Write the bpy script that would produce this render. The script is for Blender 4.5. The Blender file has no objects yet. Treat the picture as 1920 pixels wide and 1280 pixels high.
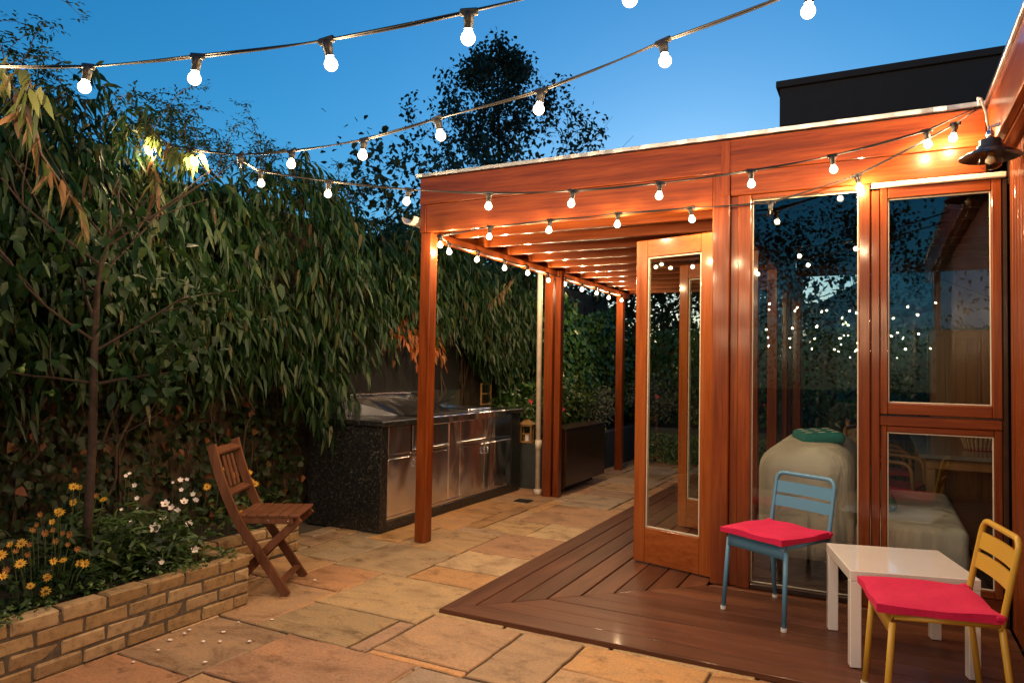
import bpy, math, random
import numpy as np
from mathutils import Vector, Matrix
rnd = random.Random(7)
rng = np.random.default_rng(11)
sc = bpy.context.scene
col = sc.collection
PI = math.pi
R = math.radians

# ------------------------------------------------------------------ camera
YAW, PITCH, ROLL, FPX = R(27.298), R(2.083), R(1.034), 1340.9
cam_d = bpy.data.cameras.new('camera'); cam = bpy.data.objects.new('camera', cam_d); col.objects.link(cam)
fw = Vector((-math.sin(YAW)*math.cos(PITCH), math.cos(YAW)*math.cos(PITCH), math.sin(PITCH)))
rt = Vector((math.cos(YAW), math.sin(YAW), 0)); up = rt.cross(fw)
r2 = math.cos(ROLL)*rt + math.sin(ROLL)*up; u2 = -math.sin(ROLL)*rt + math.cos(ROLL)*up
m = Matrix((r2, u2, -fw)).transposed().to_4x4(); m.translation = (0, 0, 1.4)
cam.matrix_world = m
cam_d.sensor_width = 36; cam_d.lens = FPX/1920*36; cam_d.clip_start = .05; cam_d.clip_end = 500
sc.camera = cam

# ------------------------------------------------------------------ dusk sky
w = bpy.data.worlds.new('World'); sc.world = w; w.use_nodes = True
nt = w.node_tree; bg = nt.nodes['Background']
sky = nt.nodes.new('ShaderNodeTexSky'); sky.sky_type = 'NISHITA'; sky.sun_disc = False
sky.sun_elevation = R(8.0); sky.sun_rotation = R(-13); sky.altitude = 100
sky.air_density = 1.5; sky.dust_density = .5; sky.ozone_density = 8.0
hsv = nt.nodes.new('ShaderNodeHueSaturation'); hsv.inputs['Saturation'].default_value = 1.04; hsv.inputs['Hue'].default_value = .49; hsv.inputs['Value'].default_value = 1.12
nt.links.new(sky.outputs[0], hsv.inputs['Color']); nt.links.new(hsv.outputs[0], bg.inputs[0])
bg.inputs[1].default_value = .15

vs = sc.view_settings
vs.view_transform = 'Standard'; vs.look = 'None'; vs.exposure = 0.34; vs.gamma = 1.0; vs.use_curve_mapping = False
cy = sc.cycles
cy.use_denoising = True
try: cy.denoiser = 'OPENIMAGEDENOISE'
except Exception: pass
cy.max_bounces = 7; cy.diffuse_bounces = 3; cy.glossy_bounces = 4; cy.transmission_bounces = 5; cy.transparent_max_bounces = 16
cy.caustics_reflective = False; cy.caustics_refractive = False; cy.sample_clamp_indirect = 4.0
BULB = 11.5           # watts of a lit bulb

# ------------------------------------------------------------------ materials
def nodes(name):
    mt = bpy.data.materials.new(name); mt.use_nodes = True
    n = mt.node_tree.nodes; return mt, n, mt.node_tree.links, n['Principled BSDF']
def N(n, t, **kw):
    x = n.new(t)
    for k, v in kw.items():
        if k in x.inputs: x.inputs[k].default_value = v
        else: setattr(x, k, v)
    return x
def ramp(n, stops):
    r = n.new('ShaderNodeValToRGB'); e = r.color_ramp.elements
    while len(e) > 1: e.remove(e[-1])
    e[0].position = stops[0][0]; e[0].color = (*stops[0][1], 1)
    for p, c in stops[1:]:
        x = e.new(p); x.color = (*c, 1)
    return r
def coords(n, l, scale, space='Object', rot=(0,0,0)):
    t = n.new('ShaderNodeTexCoord'); mp = n.new('ShaderNodeMapping')
    mp.inputs['Scale'].default_value = scale; mp.inputs['Rotation'].default_value = rot
    l.new(t.outputs[space], mp.inputs[0]); return mp
def bump(n, l, src, p, strength=.3, dist=.01):
    b = N(n, 'ShaderNodeBump', Strength=strength, Distance=dist); l.new(src, b.inputs['Height']); l.new(b.outputs[0], p.inputs['Normal']); return b
def wood(name, dark, mid, light, axis, rough=.36, coat=.4, fine=60, objcol=False):
    mt, n, l, p = nodes(name)
    s = [fine]*3; s[axis] = fine/22
    mp = coords(n, l, s)
    a = N(n, 'ShaderNodeTexNoise', Scale=1.0, Detail=6.0, Roughness=.65, Distortion=.6); l.new(mp.outputs[0], a.inputs['Vector'])
    s2 = [7]*3; s2[axis] = .55
    mp2 = coords(n, l, s2)
    b = N(n, 'ShaderNodeTexNoise', Scale=1.0, Detail=3.0, Distortion=1.5); l.new(mp2.outputs[0], b.inputs['Vector'])
    mx = N(n, 'ShaderNodeMix', data_type='FLOAT'); mx.inputs[0].default_value = .5
    l.new(a.outputs[0], mx.inputs[2]); l.new(b.outputs[0], mx.inputs[3])
    r = ramp(n, [(.3, dark), (.5, mid), (.7, light)]); l.new(mx.outputs[0], r.inputs[0])
    out = r.outputs[0]
    if objcol:
        oi = n.new('ShaderNodeObjectInfo'); mu = N(n, 'ShaderNodeMix', data_type='RGBA', blend_type='MULTIPLY'); mu.inputs[0].default_value = 1
        l.new(out, mu.inputs[6]); l.new(oi.outputs['Color'], mu.inputs[7]); out = mu.outputs[2]
    l.new(out, p.inputs['Base Color'])
    p.inputs['Roughness'].default_value = rough; p.inputs['Coat Weight'].default_value = coat; p.inputs['Coat Roughness'].default_value = .10; p.inputs['Specular IOR Level'].default_value = .18
    bump(n, l, a.outputs[0], p, .25, .002)
    return mt
CED = ((.060,.011,.0025), (.165,.033,.006), (.27,.066,.013))
M = {}
for i, ax in enumerate('xyz'): M['cedar_'+ax] = wood('varnished_cedar_'+ax, *CED, i)
LRG = ((.16,.036,.009), (.27,.070,.017), (.35,.105,.028))
for i, ax in enumerate('xyz'): M['door_'+ax] = wood('door_wood_'+ax, *LRG, i, rough=.26)
M['deck_x'] = wood('deck_board_x', (.055,.021,.011), (.105,.040,.021), (.16,.066,.036), 0, rough=.42, coat=.10, objcol=True)
M['deck_y'] = wood('deck_board_y', (.055,.021,.011), (.105,.040,.021), (.16,.066,.036), 1, rough=.42, coat=.10, objcol=True)
M['teak'] = wood('weathered_teak', (.075,.028,.013), (.13,.050,.024), (.19,.078,.038), 2, rough=.5, coat=.05)
M['darkwood'] = wood('dark_table_wood', (.02,.009,.006), (.035,.016,.010), (.05,.024,.016), 0, rough=.3, coat=.3)
M['lantern'] = wood('lantern_wood', (.18,.10,.035), (.28,.16,.06), (.36,.22,.09), 2, rough=.5, coat=0)
M['oak'] = wood('interior_oak', (.15,.07,.025), (.24,.115,.04), (.31,.16,.06), 2, rough=.4, coat=.2)
M['floorwood'] = wood('interior_floor', (.05,.022,.012), (.08,.036,.02), (.11,.05,.03), 0, rough=.35, coat=.2)

def plain(name, c, rough=.5, metal=0, coat=0, noise=0, nscale=20, bmp=0, bdist=.003):
    mt, n, l, p = nodes(name)
    p.inputs['Roughness'].default_value = rough; p.inputs['Metallic'].default_value = metal; p.inputs['Coat Weight'].default_value = coat
    p.inputs['Base Color'].default_value = (*c, 1)
    if noise or bmp:
        mp = coords(n, l, (nscale,)*3)
        a = N(n, 'ShaderNodeTexNoise', Scale=1.0, Detail=5.0, Roughness=.6); l.new(mp.outputs[0], a.inputs['Vector'])
        if noise:
            r = ramp(n, [(.3, tuple(x*(1-noise) for x in c)), (.7, tuple(min(1, x*(1+noise)) for x in c))]); l.new(a.outputs[0], r.inputs[0]); l.new(r.outputs[0], p.inputs['Base Color'])
        if bmp: bump(n, l, a.outputs[0], p, bmp, bdist)
    return mt
M['soil'] = plain('soil', (.018,.012,.008), .95, noise=.5, nscale=30, bmp=.8, bdist=.02)
M['mortar'] = plain('mortar', (.10,.075,.05), .9, noise=.4, nscale=40, bmp=.6)
M['joint'] = plain('paving_joint', (.075,.058,.040), .95, noise=.45, nscale=50, bmp=.6)
M['black_rubber'] = plain('black_rubber', (.012,.011,.010), .45, noise=.2)
M['cable'] = plain('cable', (.012,.011,.010), .6)
M['render_dark'] = plain('dark_render', (.030,.036,.036), .8, noise=.25, nscale=12, bmp=.2)
M['garden_wall'] = plain('garden_wall_render', (.085,.06,.035), .9, noise=.6, nscale=5, bmp=.5, bdist=.01)
M['white_gloss'] = plain('white_lacquer', (.80,.77,.75), .12, coat=.6, noise=.03, nscale=6)
M['chrome'] = plain('galvanised_metal', (.62,.62,.64), .22, metal=1, noise=.1, nscale=30)
M['flash'] = plain('metal_roof_edge', (.50,.51,.55), .28, metal=1, noise=.15, nscale=14, bmp=.4, bdist=.004)
M['pipe'] = plain('painted_downpipe', (.60,.52,.42), .4, noise=.15, nscale=12)
M['upvc'] = plain('gutter_plastic', (.62,.55,.48), .4, noise=.08)
M['seal'] = plain('window_bead', (.55,.48,.38), .35, noise=.1, nscale=30)
M['lampshade'] = plain('dark_enamel', (.022,.026,.032), .28, coat=.3, noise=.2, nscale=25)
M['cladding_dark'] = plain('dark_cladding', (.009,.006,.005), .7, noise=.3, nscale=9)
M['ceiling'] = plain('ceiling_board', (.05,.045,.045), .6, noise=.15)
M['pale_render'] = plain('pale_house_render', (.50,.46,.39), .85, noise=.12, nscale=3)
M['slate'] = plain('slate_roof', (.07,.07,.08), .7, noise=.3, nscale=6)
M['bark'] = plain('bark', (.032,.017,.010), .85, noise=.5, nscale=40, bmp=.7, bdist=.004)
M['stem_green'] = plain('green_stem', (.05,.075,.022), .6, noise=.3)
M['stem_dark'] = plain('vine_stem', (.06,.035,.02), .7, noise=.4)
M['plum'] = plain('green_plum', (.16,.26,.06), .35, noise=.2, nscale=30)
M['petal_white'] = plain('white_petal', (.82,.72,.66), .6, noise=.08, nscale=60)
M['petal_yellow'] = plain('yellow_petal', (.58,.30,.015), .6, noise=.15, nscale=60)
M['petal_amber'] = plain('faded_amber_petal', (.26,.10,.014), .65, noise=.25, nscale=60)
M['petal_pink'] = plain('pink_petal', (.80,.06,.13), .6, noise=.2, nscale=50)
M['flower_eye'] = plain('flower_centre', (.30,.13,.02), .8, noise=.3, nscale=200)
M['bead_teal'] = plain('teal_pattern_fabric', (.012,.16,.15), .85, noise=.15, nscale=40)
M['pale_dot'] = plain('pale_print', (.55,.55,.46), .85)
M['wicker'] = plain('pale_wicker', (.40,.29,.17), .6, noise=.3, nscale=40)
M['red_fabric'] = plain('red_seat_fabric', (.30,.02,.02), .85, noise=.2, nscale=60)
M['magenta'] = plain('cushion_fabric', (.56,.006,.075), .85, noise=.10, nscale=55, bmp=.25, bdist=.002)
M['stonework'] = plain('dark_stone_panel', (.022,.021,.020), .45, noise=.5, nscale=60)
M['grill_dark'] = plain('grill_interior', (.012,.011,.010), .5)
M['dry_leaf'] = plain('dry_leaf', (.34,.19,.08), .6, noise=.3, nscale=20)

def paint(name, c, chip, amount):
    mt, n, l, p = nodes(name)
    mp = coords(n, l, (38,)*3); a = N(n, 'ShaderNodeTexNoise', Scale=1.0, Detail=4.0, Roughness=.6); l.new(mp.outputs[0], a.inputs['Vector'])
    r = ramp(n, [(amount, c), (amount+.015, chip)]); l.new(a.outputs[0], r.inputs[0]); l.new(r.outputs[0], p.inputs['Base Color'])
    p.inputs['Roughness'].default_value = .38; bump(n, l, a.outputs[0], p, .1, .001)
    return mt
M['blue_paint'] = paint('chipped_blue_paint', (.085,.24,.40), (.62,.62,.60), .71)
M['yellow_paint'] = paint('yellow_paint', (.50,.31,.035), (.60,.5,.3), .76)
M['chip'] = plain('bare_white_chip', (.7,.7,.68), .5)

def stone():
    mt, n, l, p = nodes('sandstone_slab')
    oi = n.new('ShaderNodeObjectInfo')
    tc = n.new('ShaderNodeTexCoord'); ad = N(n, 'ShaderNodeVectorMath', operation='ADD'); sc_ = N(n, 'ShaderNodeVectorMath', operation='SCALE')
    cmb = n.new('ShaderNodeCombineXYZ'); l.new(oi.outputs['Random'], cmb.inputs[0]); l.new(oi.outputs['Random'], cmb.inputs[1]); l.new(cmb.outputs[0], sc_.inputs[0]); sc_.inputs['Scale'].default_value = 37
    l.new(tc.outputs['Object'], ad.inputs[0]); l.new(sc_.outputs[0], ad.inputs[1])
    mp = n.new('ShaderNodeMapping'); mp.inputs['Scale'].default_value = (2.2, 4.2, 1); l.new(ad.outputs[0], mp.inputs[0])
    a = N(n, 'ShaderNodeTexNoise', Scale=1.0, Detail=7.0, Roughness=.62, Distortion=1.4); l.new(mp.outputs[0], a.inputs['Vector'])
    f = N(n, 'ShaderNodeTexNoise', Scale=70.0, Detail=4.0, Roughness=.7); l.new(ad.outputs[0], f.inputs['Vector'])
    g = N(n, 'ShaderNodeTexNoise', Scale=6.0, Detail=8.0, Roughness=.75); l.new(ad.outputs[0], g.inputs['Vector'])
    r1 = ramp(n, [(.28, (.58,.50,.44)), (.5, (1.,1.,1.)), (.72, (1.22,1.12,.98))]); l.new(a.outputs[0], r1.inputs[0])
    r2_ = ramp(n, [(.3, (.72,.70,.68)), (.6, (1.08,1.08,1.08))]); l.new(f.outputs[0], r2_.inputs[0])
    r3 = ramp(n, [(.34, (.50,.46,.40)), (.46, (1,1,1))]); l.new(g.outputs[0], r3.inputs[0])
    cur = oi.outputs['Color']
    for rr in (r1, r2_, r3):
        mu = N(n, 'ShaderNodeMix', data_type='RGBA', blend_type='MULTIPLY'); mu.inputs[0].default_value = 1
        l.new(cur, mu.inputs[6]); l.new(rr.outputs[0], mu.inputs[7]); cur = mu.outputs[2]
    l.new(cur, p.inputs['Base Color'])
    rg = N(n, 'ShaderNodeMapRange'); rg.inputs['To Min'].default_value = .42; rg.inputs['To Max'].default_value = .75; l.new(a.outputs[0], rg.inputs[0]); l.new(rg.outputs[0], p.inputs['Roughness'])
    mxh = N(n, 'ShaderNodeMath', operation='ADD'); l.new(a.outputs[0], mxh.inputs[0]); h2 = N(n, 'ShaderNodeMath', operation='MULTIPLY'); l.new(f.outputs[0], h2.inputs[0]); h2.inputs[1].default_value = .12; l.new(h2.outputs[0], mxh.inputs[1])
    bump(n, l, mxh.outputs[0], p, .55, .012)
    return mt
M['stone'] = stone()
def brickmat():
    mt, n, l, p = nodes('buff_brick')
    oi = n.new('ShaderNodeObjectInfo'); g = n.new('ShaderNodeNewGeometry')
    mp = N(n, 'ShaderNodeTexNoise', Scale=22.0, Detail=6.0, Roughness=.7); l.new(g.outputs['Position'], mp.inputs['Vector'])
    r = ramp(n, [(.28, (.45,.40,.34)), (.5, (.95,.95,.95)), (.75, (1.15,1.12,1.05))]); l.new(mp.outputs[0], r.inputs[0])
    mu = N(n, 'ShaderNodeMix', data_type='RGBA', blend_type='MULTIPLY'); mu.inputs[0].default_value = 1
    l.new(oi.outputs['Color'], mu.inputs[6]); l.new(r.outputs[0], mu.inputs[7]); l.new(mu.outputs[2], p.inputs['Base Color'])
    p.inputs['Roughness'].default_value = .85; bump(n, l, mp.outputs[0], p, .7, .006)
    return mt
M['brick'] = brickmat()
def granite():
    mt, n, l, p = nodes('black_granite')
    mp = coords(n, l, (1,)*3)
    v = N(n, 'ShaderNodeTexVoronoi', Scale=170.0); l.new(mp.outputs[0], v.inputs['Vector'])
    a = N(n, 'ShaderNodeTexNoise', Scale=55.0, Detail=4.0, Roughness=.85); l.new(mp.outputs[0], a.inputs['Vector'])
    r = ramp(n, [(.45, (.008,.008,.009)), (.58, (.022,.023,.022)), (.66, (.15,.15,.13))]); l.new(a.outputs[0], r.inputs[0]); l.new(r.outputs[0], p.inputs['Base Color'])
    p.inputs['Roughness'].default_value = .32; bump(n, l, a.outputs[0], p, .25, .002)
    return mt
M['granite'] = granite()
def steel():
    mt, n, l, p = nodes('stainless_steel')
    p.inputs['Base Color'].default_value = (.84,.85,.87,1); p.inputs['Metallic'].default_value = 1; p.inputs['Roughness'].default_value = .17
    mp = coords(n, l, (3.4, 3.4, 1.5)); a = N(n, 'ShaderNodeTexNoise', Scale=1.0, Detail=.3, Distortion=.9); l.new(mp.outputs[0], a.inputs['Vector'])
    mp2 = coords(n, l, (4, 4, 300)); b = N(n, 'ShaderNodeTexNoise', Scale=1.0, Detail=2.0); l.new(mp2.outputs[0], b.inputs['Vector'])
    rg = N(n, 'ShaderNodeMapRange'); rg.inputs['To Min'].default_value = .17; rg.inputs['To Max'].default_value = .30; l.new(b.outputs[0], rg.inputs[0]); l.new(rg.outputs[0], p.inputs['Roughness'])
    bump(n, l, a.outputs[0], p, .8, .05)
    return mt
M['steel'] = steel()
def linen():
    mt, n, l, p = nodes('linen_slipcover')
    mp = coords(n, l, (3.2, 3.2, 1.6)); a = N(n, 'ShaderNodeTexNoise', Scale=1.0, Detail=5.0, Roughness=.5, Distortion=1.2); l.new(mp.outputs[0], a.inputs['Vector'])
    r = ramp(n, [(.3, (.50,.44,.36)), (.7, (.62,.56,.47))]); l.new(a.outputs[0], r.inputs[0]); l.new(r.outputs[0], p.inputs['Base Color'])
    p.inputs['Roughness'].default_value = .9; bump(n, l, a.outputs[0], p, .9, .05)
    return mt
M['linen'] = linen()
def glass_pane(name='window_glass', tint=(.90,.93,.92)):
    mt, n, l, p = nodes(name); n.remove(p)
    t = N(n, 'ShaderNodeBsdfTransparent', Color=(*tint, 1)); g = N(n, 'ShaderNodeBsdfGlossy', Roughness=.0, Color=(1,1,1,1))
    lw = N(n, 'ShaderNodeLayerWeight', Blend=.5); pw = N(n, 'ShaderNodeMath', operation='POWER'); pw.inputs[1].default_value = 5; l.new(lw.outputs['Facing'], pw.inputs[0])
    f = N(n, 'ShaderNodeMath', operation='MULTIPLY_ADD'); f.inputs[1].default_value = .95; f.inputs[2].default_value = .045; l.new(pw.outputs[0], f.inputs[0]); mx = n.new('ShaderNodeMixShader')
    l.new(f.outputs[0], mx.inputs[0]); l.new(t.outputs[0], mx.inputs[1]); l.new(g.outputs[0], mx.inputs[2]); l.new(mx.outputs[0], n['Material Output'].inputs[0])
    return mt
M['glass'] = glass_pane()
M['clear'] = glass_pane('clear_bulb_glass', (.93,.93,.90))
def emit(name, c, s):
    mt, n, l, p = nodes(name); n.remove(p)
    e = N(n, 'ShaderNodeEmission', Color=(*c, 1), Strength=s); l.new(e.outputs[0], n['Material Output'].inputs[0]); return mt
def lit_glass():
    mt, n, l, p = nodes('lit_bulb_glass'); n.remove(p)
    e = N(n, 'ShaderNodeEmission', Color=(1.0, .78, .50, 1), Strength=3.2); t = n.new('ShaderNodeBsdfTransparent'); a = n.new('ShaderNodeAddShader')
    l.new(e.outputs[0], a.inputs[0]); l.new(t.outputs[0], a.inputs[1]); l.new(a.outputs[0], n['Material Output'].inputs[0]); mt.cycles.emission_sampling = 'NONE'; return mt
M['bulb'] = lit_glass()
LAMP = bpy.data.lights.new('bulb_light', 'POINT'); LAMP.energy = BULB; LAMP.color = (1.0, .68, .37); LAMP.shadow_soft_size = .015
def leafmat(name, stops, rough=.42, trans=.25, spec=.5):
    mt, n, l, p = nodes(name)
    g = n.new('ShaderNodeNewGeometry'); r = ramp(n, stops); l.new(g.outputs['Random Per Island'], r.inputs[0])
    l.new(r.outputs[0], p.inputs['Base Color']); p.inputs['Roughness'].default_value = rough; p.inputs['Specular IOR Level'].default_value = spec
    tr = n.new('ShaderNodeBsdfTranslucent'); l.new(r.outputs[0], tr.inputs[0]); mx = n.new('ShaderNodeMixShader'); mx.inputs[0].default_value = trans
    l.new(p.outputs[0], mx.inputs[1]); l.new(tr.outputs[0], mx.inputs[2]); l.new(mx.outputs[0], n['Material Output'].inputs[0]); return mt
M['leaf_long'] = leafmat('long_leaf', [(0,(.005,.022,.006)), (.45,(.011,.038,.009)), (.8,(.026,.062,.014)), (.96,(.055,.075,.022)), (1,(.09,.048,.018))], rough=.45, spec=.32)
M['leaf_lit'] = leafmat('pale_lit_leaf', [(0,(.07,.11,.03)), (1,(.16,.17,.055))], trans=.4)  # creeper leaf with the glow of nearby bulbs put into its colour
M['leaf_dry'] = leafmat('withered_leaf', [(0,(.10,.055,.022)), (1,(.24,.13,.055))], rough=.6, trans=.3)
M['leaf_ivy'] = leafmat('ivy_leaf', [(0,(.007,.018,.005)), (.6,(.016,.034,.009)), (.94,(.035,.052,.015)), (.98,(.16,.06,.02)), (1,(.20,.06,.03))], rough=.5, spec=.3)
M['leaf_plum'] = leafmat('plum_leaf', [(0,(.005,.019,.005)), (.6,(.010,.033,.008)), (1,(.030,.060,.014))], rough=.5, spec=.25)
M['leaf_dark'] = leafmat('dark_leaf', [(0,(.015,.030,.012)), (1,(.040,.060,.022))], rough=.55)
M['leaf_birch'] = leafmat('birch_leaf', [(0,(.020,.040,.026)), (1,(.055,.085,.050))], rough=.5, trans=.35)
M['leaf_red'] = leafmat('russet_leaf', [(0,(.30,.07,.02)), (.6,(.42,.13,.03)), (1,(.30,.17,.05))], rough=.5, trans=.35)
M['leaf_shrub'] = leafmat('shrub_leaf', [(0,(.035,.075,.018)), (.7,(.07,.13,.03)), (1,(.12,.17,.05))])
M['leaf_silver'] = leafmat('silver_leaf', [(0,(.12,.15,.10)), (1,(.26,.28,.21))], rough=.7)

# ------------------------------------------------------------------ mesh helpers
class MB:
    def __init__(s): s.v = []; s.f = []
    def add(s, v, f):
        o = len(s.v); s.v += [tuple(x) for x in v]; s.f += [tuple(i+o for i in q) for q in f]; return s
    def box(s, x0, x1, y0, y1, z0, z1, c=.004, mat=None):
        if x0 > x1: x0, x1 = x1, x0
        if y0 > y1: y0, y1 = y1, y0
        if z0 > z1: z0, z1 = z1, z0
        c = min(c, (x1-x0)*.45, (y1-y0)*.45, (z1-z0)*.45)
        V = []; idx = {}
        for i, x in enumerate((x0, x1)):
            for j, y in enumerate((y0, y1)):
                for k, z in enumerate((z0, z1)):
                    ix, iy, iz = (x+c, x-c)[i], (y+c, y-c)[j], (z+c, z-c)[k]
                    for a, q in enumerate(((x, iy, iz), (ix, y, iz), (ix, iy, z))):
                        idx[i, j, k, a] = len(V); V.append(q)
        F = []
        for a in range(3):
            b, d = (a+1) % 3, (a+2) % 3
            for sgn in (0, 1):
                q = []
                for (p, r) in ((0, 0), (1, 0), (1, 1), (0, 1)):
                    key = [0, 0, 0]; key[a] = sgn; key[b] = p; key[d] = r; q.append(idx[(*key, a)])
                F.append(q if sgn else q[::-1])
        for a in range(3):          # edges along axis a
            b, d = (a+1) % 3, (a+2) % 3
            for p in (0, 1):
                for r in (0, 1):
                    k0 = [0]*3; k1 = [0]*3; k0[b] = k1[b] = p; k0[d] = k1[d] = r; k1[a] = 1
                    q = [idx[(*k0, b)], idx[(*k1, b)], idx[(*k1, d)], idx[(*k0, d)]]
                    F.append(q if p != r else q[::-1])
        for i in (0, 1):
            for j in (0, 1):
                for k in (0, 1):
                    q = [idx[i, j, k, 0], idx[i, j, k, 1], idx[i, j, k, 2]]
                    F.append(q if (i+j+k) % 2 else q[::-1])
        if mat is not None: V = [tuple(mat @ Vector(v)) for v in V]
        return s.add(V, F)
    def bar(s, p, q, wx, wy, c=.003, upv=(0, 0, 1)):
        p = Vector(p); q = Vector(q); d = q-p; L = d.length; z = d.normalized(); u = Vector(upv)
        if abs(z.dot(u)) > .98: u = Vector((1, 0, 0))
        x = u.cross(z).normalized(); y = z.cross(x)
        mt = Matrix((x, y, z)).transposed().to_4x4(); mt.translation = p
        return s.box(-wx/2, wx/2, -wy/2, wy/2, 0, L, c, mt)
    def tube(s, pts, r, n=8, cap=True):
        pts = [Vector(p) for p in pts]; rs = r if hasattr(r, '__len__') else [r]*len(pts)
        V = []; F = []; x = None
        for i, p in enumerate(pts):
            t = (pts[min(i+1, len(pts)-1)]-pts[max(i-1, 0)]).normalized()
            if x is None: x = t.orthogonal().normalized()
            x = (x-t*x.dot(t)).normalized(); y = t.cross(x)
            for k in range(n):
                a = 2*PI*k/n; V.append(p+(x*math.cos(a)+y*math.sin(a))*rs[i])
        for i in range(len(pts)-1):
            for k in range(n): F.append((i*n+k, i*n+(k+1) % n, (i+1)*n+(k+1) % n, (i+1)*n+k))
        if cap: F += [tuple(range(n))[::-1], tuple(range((len(pts)-1)*n, len(pts)*n))]
        return s.add(V, F)
    def lathe(s, prof, c=(0, 0, 0), n=24, mat=None):
        V = []; F = []; k = len(prof)
        for i in range(n):
            a = 2*PI*i/n
            for r, z in prof: V.append((c[0]+r*math.cos(a), c[1]+r*math.sin(a), c[2]+z))
        for i in range(n):
            j = (i+1) % n
            for q in range(k-1): F.append((i*k+q, j*k+q, j*k+q+1, i*k+q+1))
        if mat is not None: V = [tuple(mat @ Vector(v)) for v in V]
        return s.add(V, F)
    def prism(s, poly, z0, z1, c=.004):
        n = len(poly); cx = sum(p[0] for p in poly)/n; cy_ = sum(p[1] for p in poly)/n
        ins = []
        for i in range(n):
            a = Vector(poly[i-1]); b = Vector(poly[i]); d = Vector(poly[(i+1) % n])
            e1 = (b-a).normalized(); e2 = (d-b).normalized(); n1 = Vector((-e1.y, e1.x)); n2 = Vector((-e2.y, e2.x)); bi = (n1+n2)
            bi = bi/max(.3, bi.dot(n1)) if bi.length > 1e-6 else n1
            ins.append(b+bi*c)
        V = [(p[0], p[1], z0) for p in poly]+[(p[0], p[1], z1-c) for p in poly]+[(p[0], p[1], z1) for p in ins]
        F = [tuple(range(n))[::-1], tuple(range(2*n, 3*n))]
        for i in range(n):
            j = (i+1) % n; F += [(i, j, n+j, n+i), (n+i, n+j, 2*n+j, 2*n+i)]
        return s.add(V, F)
    def mesh(s, name, mat, smooth=False):
        me = bpy.data.meshes.new(name); me.from_pydata(s.v, [], s.f); me.materials.append(mat)
        if smooth:
            for p in me.polygons: p.use_smooth = True
        me.update(); return me
def tag(o, label=None, cat=None, group=None, kind=None):
    if label: o['label'] = label
    if cat: o['category'] = cat
    if group: o['group'] = group
    if kind: o['kind'] = kind
    return o
def obj(name, me, parent=None, world=True):
    o = bpy.data.objects.new(name, me); col.objects.link(o)
    if parent is not None:
        o.parent = parent
        if world:
            off = Vector((0, 0, 0)); q = parent
            while q is not None: off += q.location; q = q.parent
            o.location = -off
    return o
def part(name, mb, mat, parent, world=True, smooth=False):
    return obj(name, mb.mesh(name, M[mat] if isinstance(mat, str) else mat, smooth), parent, world)
def thing(name, label, cat, loc=(0, 0, 0), rz=0, group=None):
    o = bpy.data.objects.new(name, None); col.objects.link(o); o.location = loc; o.rotation_euler = (0, 0, rz); o.empty_display_size = .1
    return tag(o, label, cat, group)
def B(*a, **k): return MB().box(*a, **k)
def autosmooth(o, ang=40):
    me = o.data
    for p in me.polygons: p.use_smooth = True
    try: me.set_sharp_from_angle(angle=R(ang))
    except Exception: pass
    return o

# fast triangle foliage ------------------------------------------------
def leaf_mesh(name, P, D, L, W, mat, droop=.25, fold=.25, prof=((.28, 1.), (.65, .78)), nrm=None):
    """P base points, D directions, L lengths, W half widths (numpy)"""
    n = len(P); D = D/np.linalg.norm(D, axis=1, keepdims=True)
    up_ = rng.normal(size=(n, 3))*.55+np.array([0, 0, 1.]) if nrm is None else nrm+rng.normal(size=(n, 3))*.35
    S = np.cross(D, up_); S /= np.linalg.norm(S, axis=1, keepdims=True)+1e-9; U = np.cross(S, D)
    L = L[:, None]; W = W[:, None]
    def c(t): return P+D*L*t+np.array([0, 0, -1.])*L*droop*t*t
    t1, w1 = prof[0]; t2, w2 = prof[1]
    rows = [c(0), c(t1)-S*W*w1+U*W*w1*fold, c(t1), c(t1)+S*W*w1+U*W*w1*fold, c(t2)-S*W*w2+U*W*w2*fold, c(t2), c(t2)+S*W*w2+U*W*w2*fold, c(1.)]
    V = np.stack(rows, 1).reshape(-1, 3)
    T = np.array([(0,2,1),(0,3,2),(1,2,4),(2,5,4),(2,3,5),(3,6,5),(4,5,7),(5,6,7)])
    F = (T[None]+np.arange(n)[:, None, None]*8).reshape(-1, 3)
    me = bpy.data.meshes.new(name); me.vertices.add(len(V)); me.vertices.foreach_set('co', V.astype(np.float32).ravel())
    me.loops.add(F.size); me.loops.foreach_set('vertex_index', F.astype(np.int32).ravel())
    me.polygons.add(len(F)); me.polygons.foreach_set('loop_start', (np.arange(len(F))*3).astype(np.int32))
    me.polygons.foreach_set('use_smooth', np.ones(len(F), bool))
    me.update(); me.validate(); me.materials.append(M[mat]); return me
def sprays(starts, dirs, length, nleaf, droop_stem=.6, spread=.8, hang=.7):
    """leaf bases and directions along drooping shoots; starts/dirs Nx3"""
    n = len(starts); dirs = dirs/np.linalg.norm(dirs, axis=1, keepdims=True)
    P = []; D = []
    for k in range(nleaf):
        t = (k+.5)/nleaf+rng.uniform(-.05, .05, (n, 1)); Ls = length*t
        p = starts+dirs*Ls+np.array([0, 0, -1.])*droop_stem*length*t*t
        tang = dirs+np.array([0, 0, -2.])*droop_stem*t
        side = rng.normal(size=(n, 3)); side -= tang*(np.sum(side*tang, 1, keepdims=True)/np.sum(tang*tang, 1, keepdims=True))
        side /= np.linalg.norm(side, axis=1, keepdims=True)
        P.append(p); D.append(tang*.5+side*spread+np.array([0, 0, -hang]))
    return np.concatenate(P), np.concatenate(D)
def U(a, b, n): return rng.uniform(a, b, n)

# ================================================================== SETTING
g = part('ground', B(-60, 60, -60, 90, -.30, -.075, c=.01), 'soil', None); tag(g, 'dark bare soil ground around the garden', 'ground', kind='structure')

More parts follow.
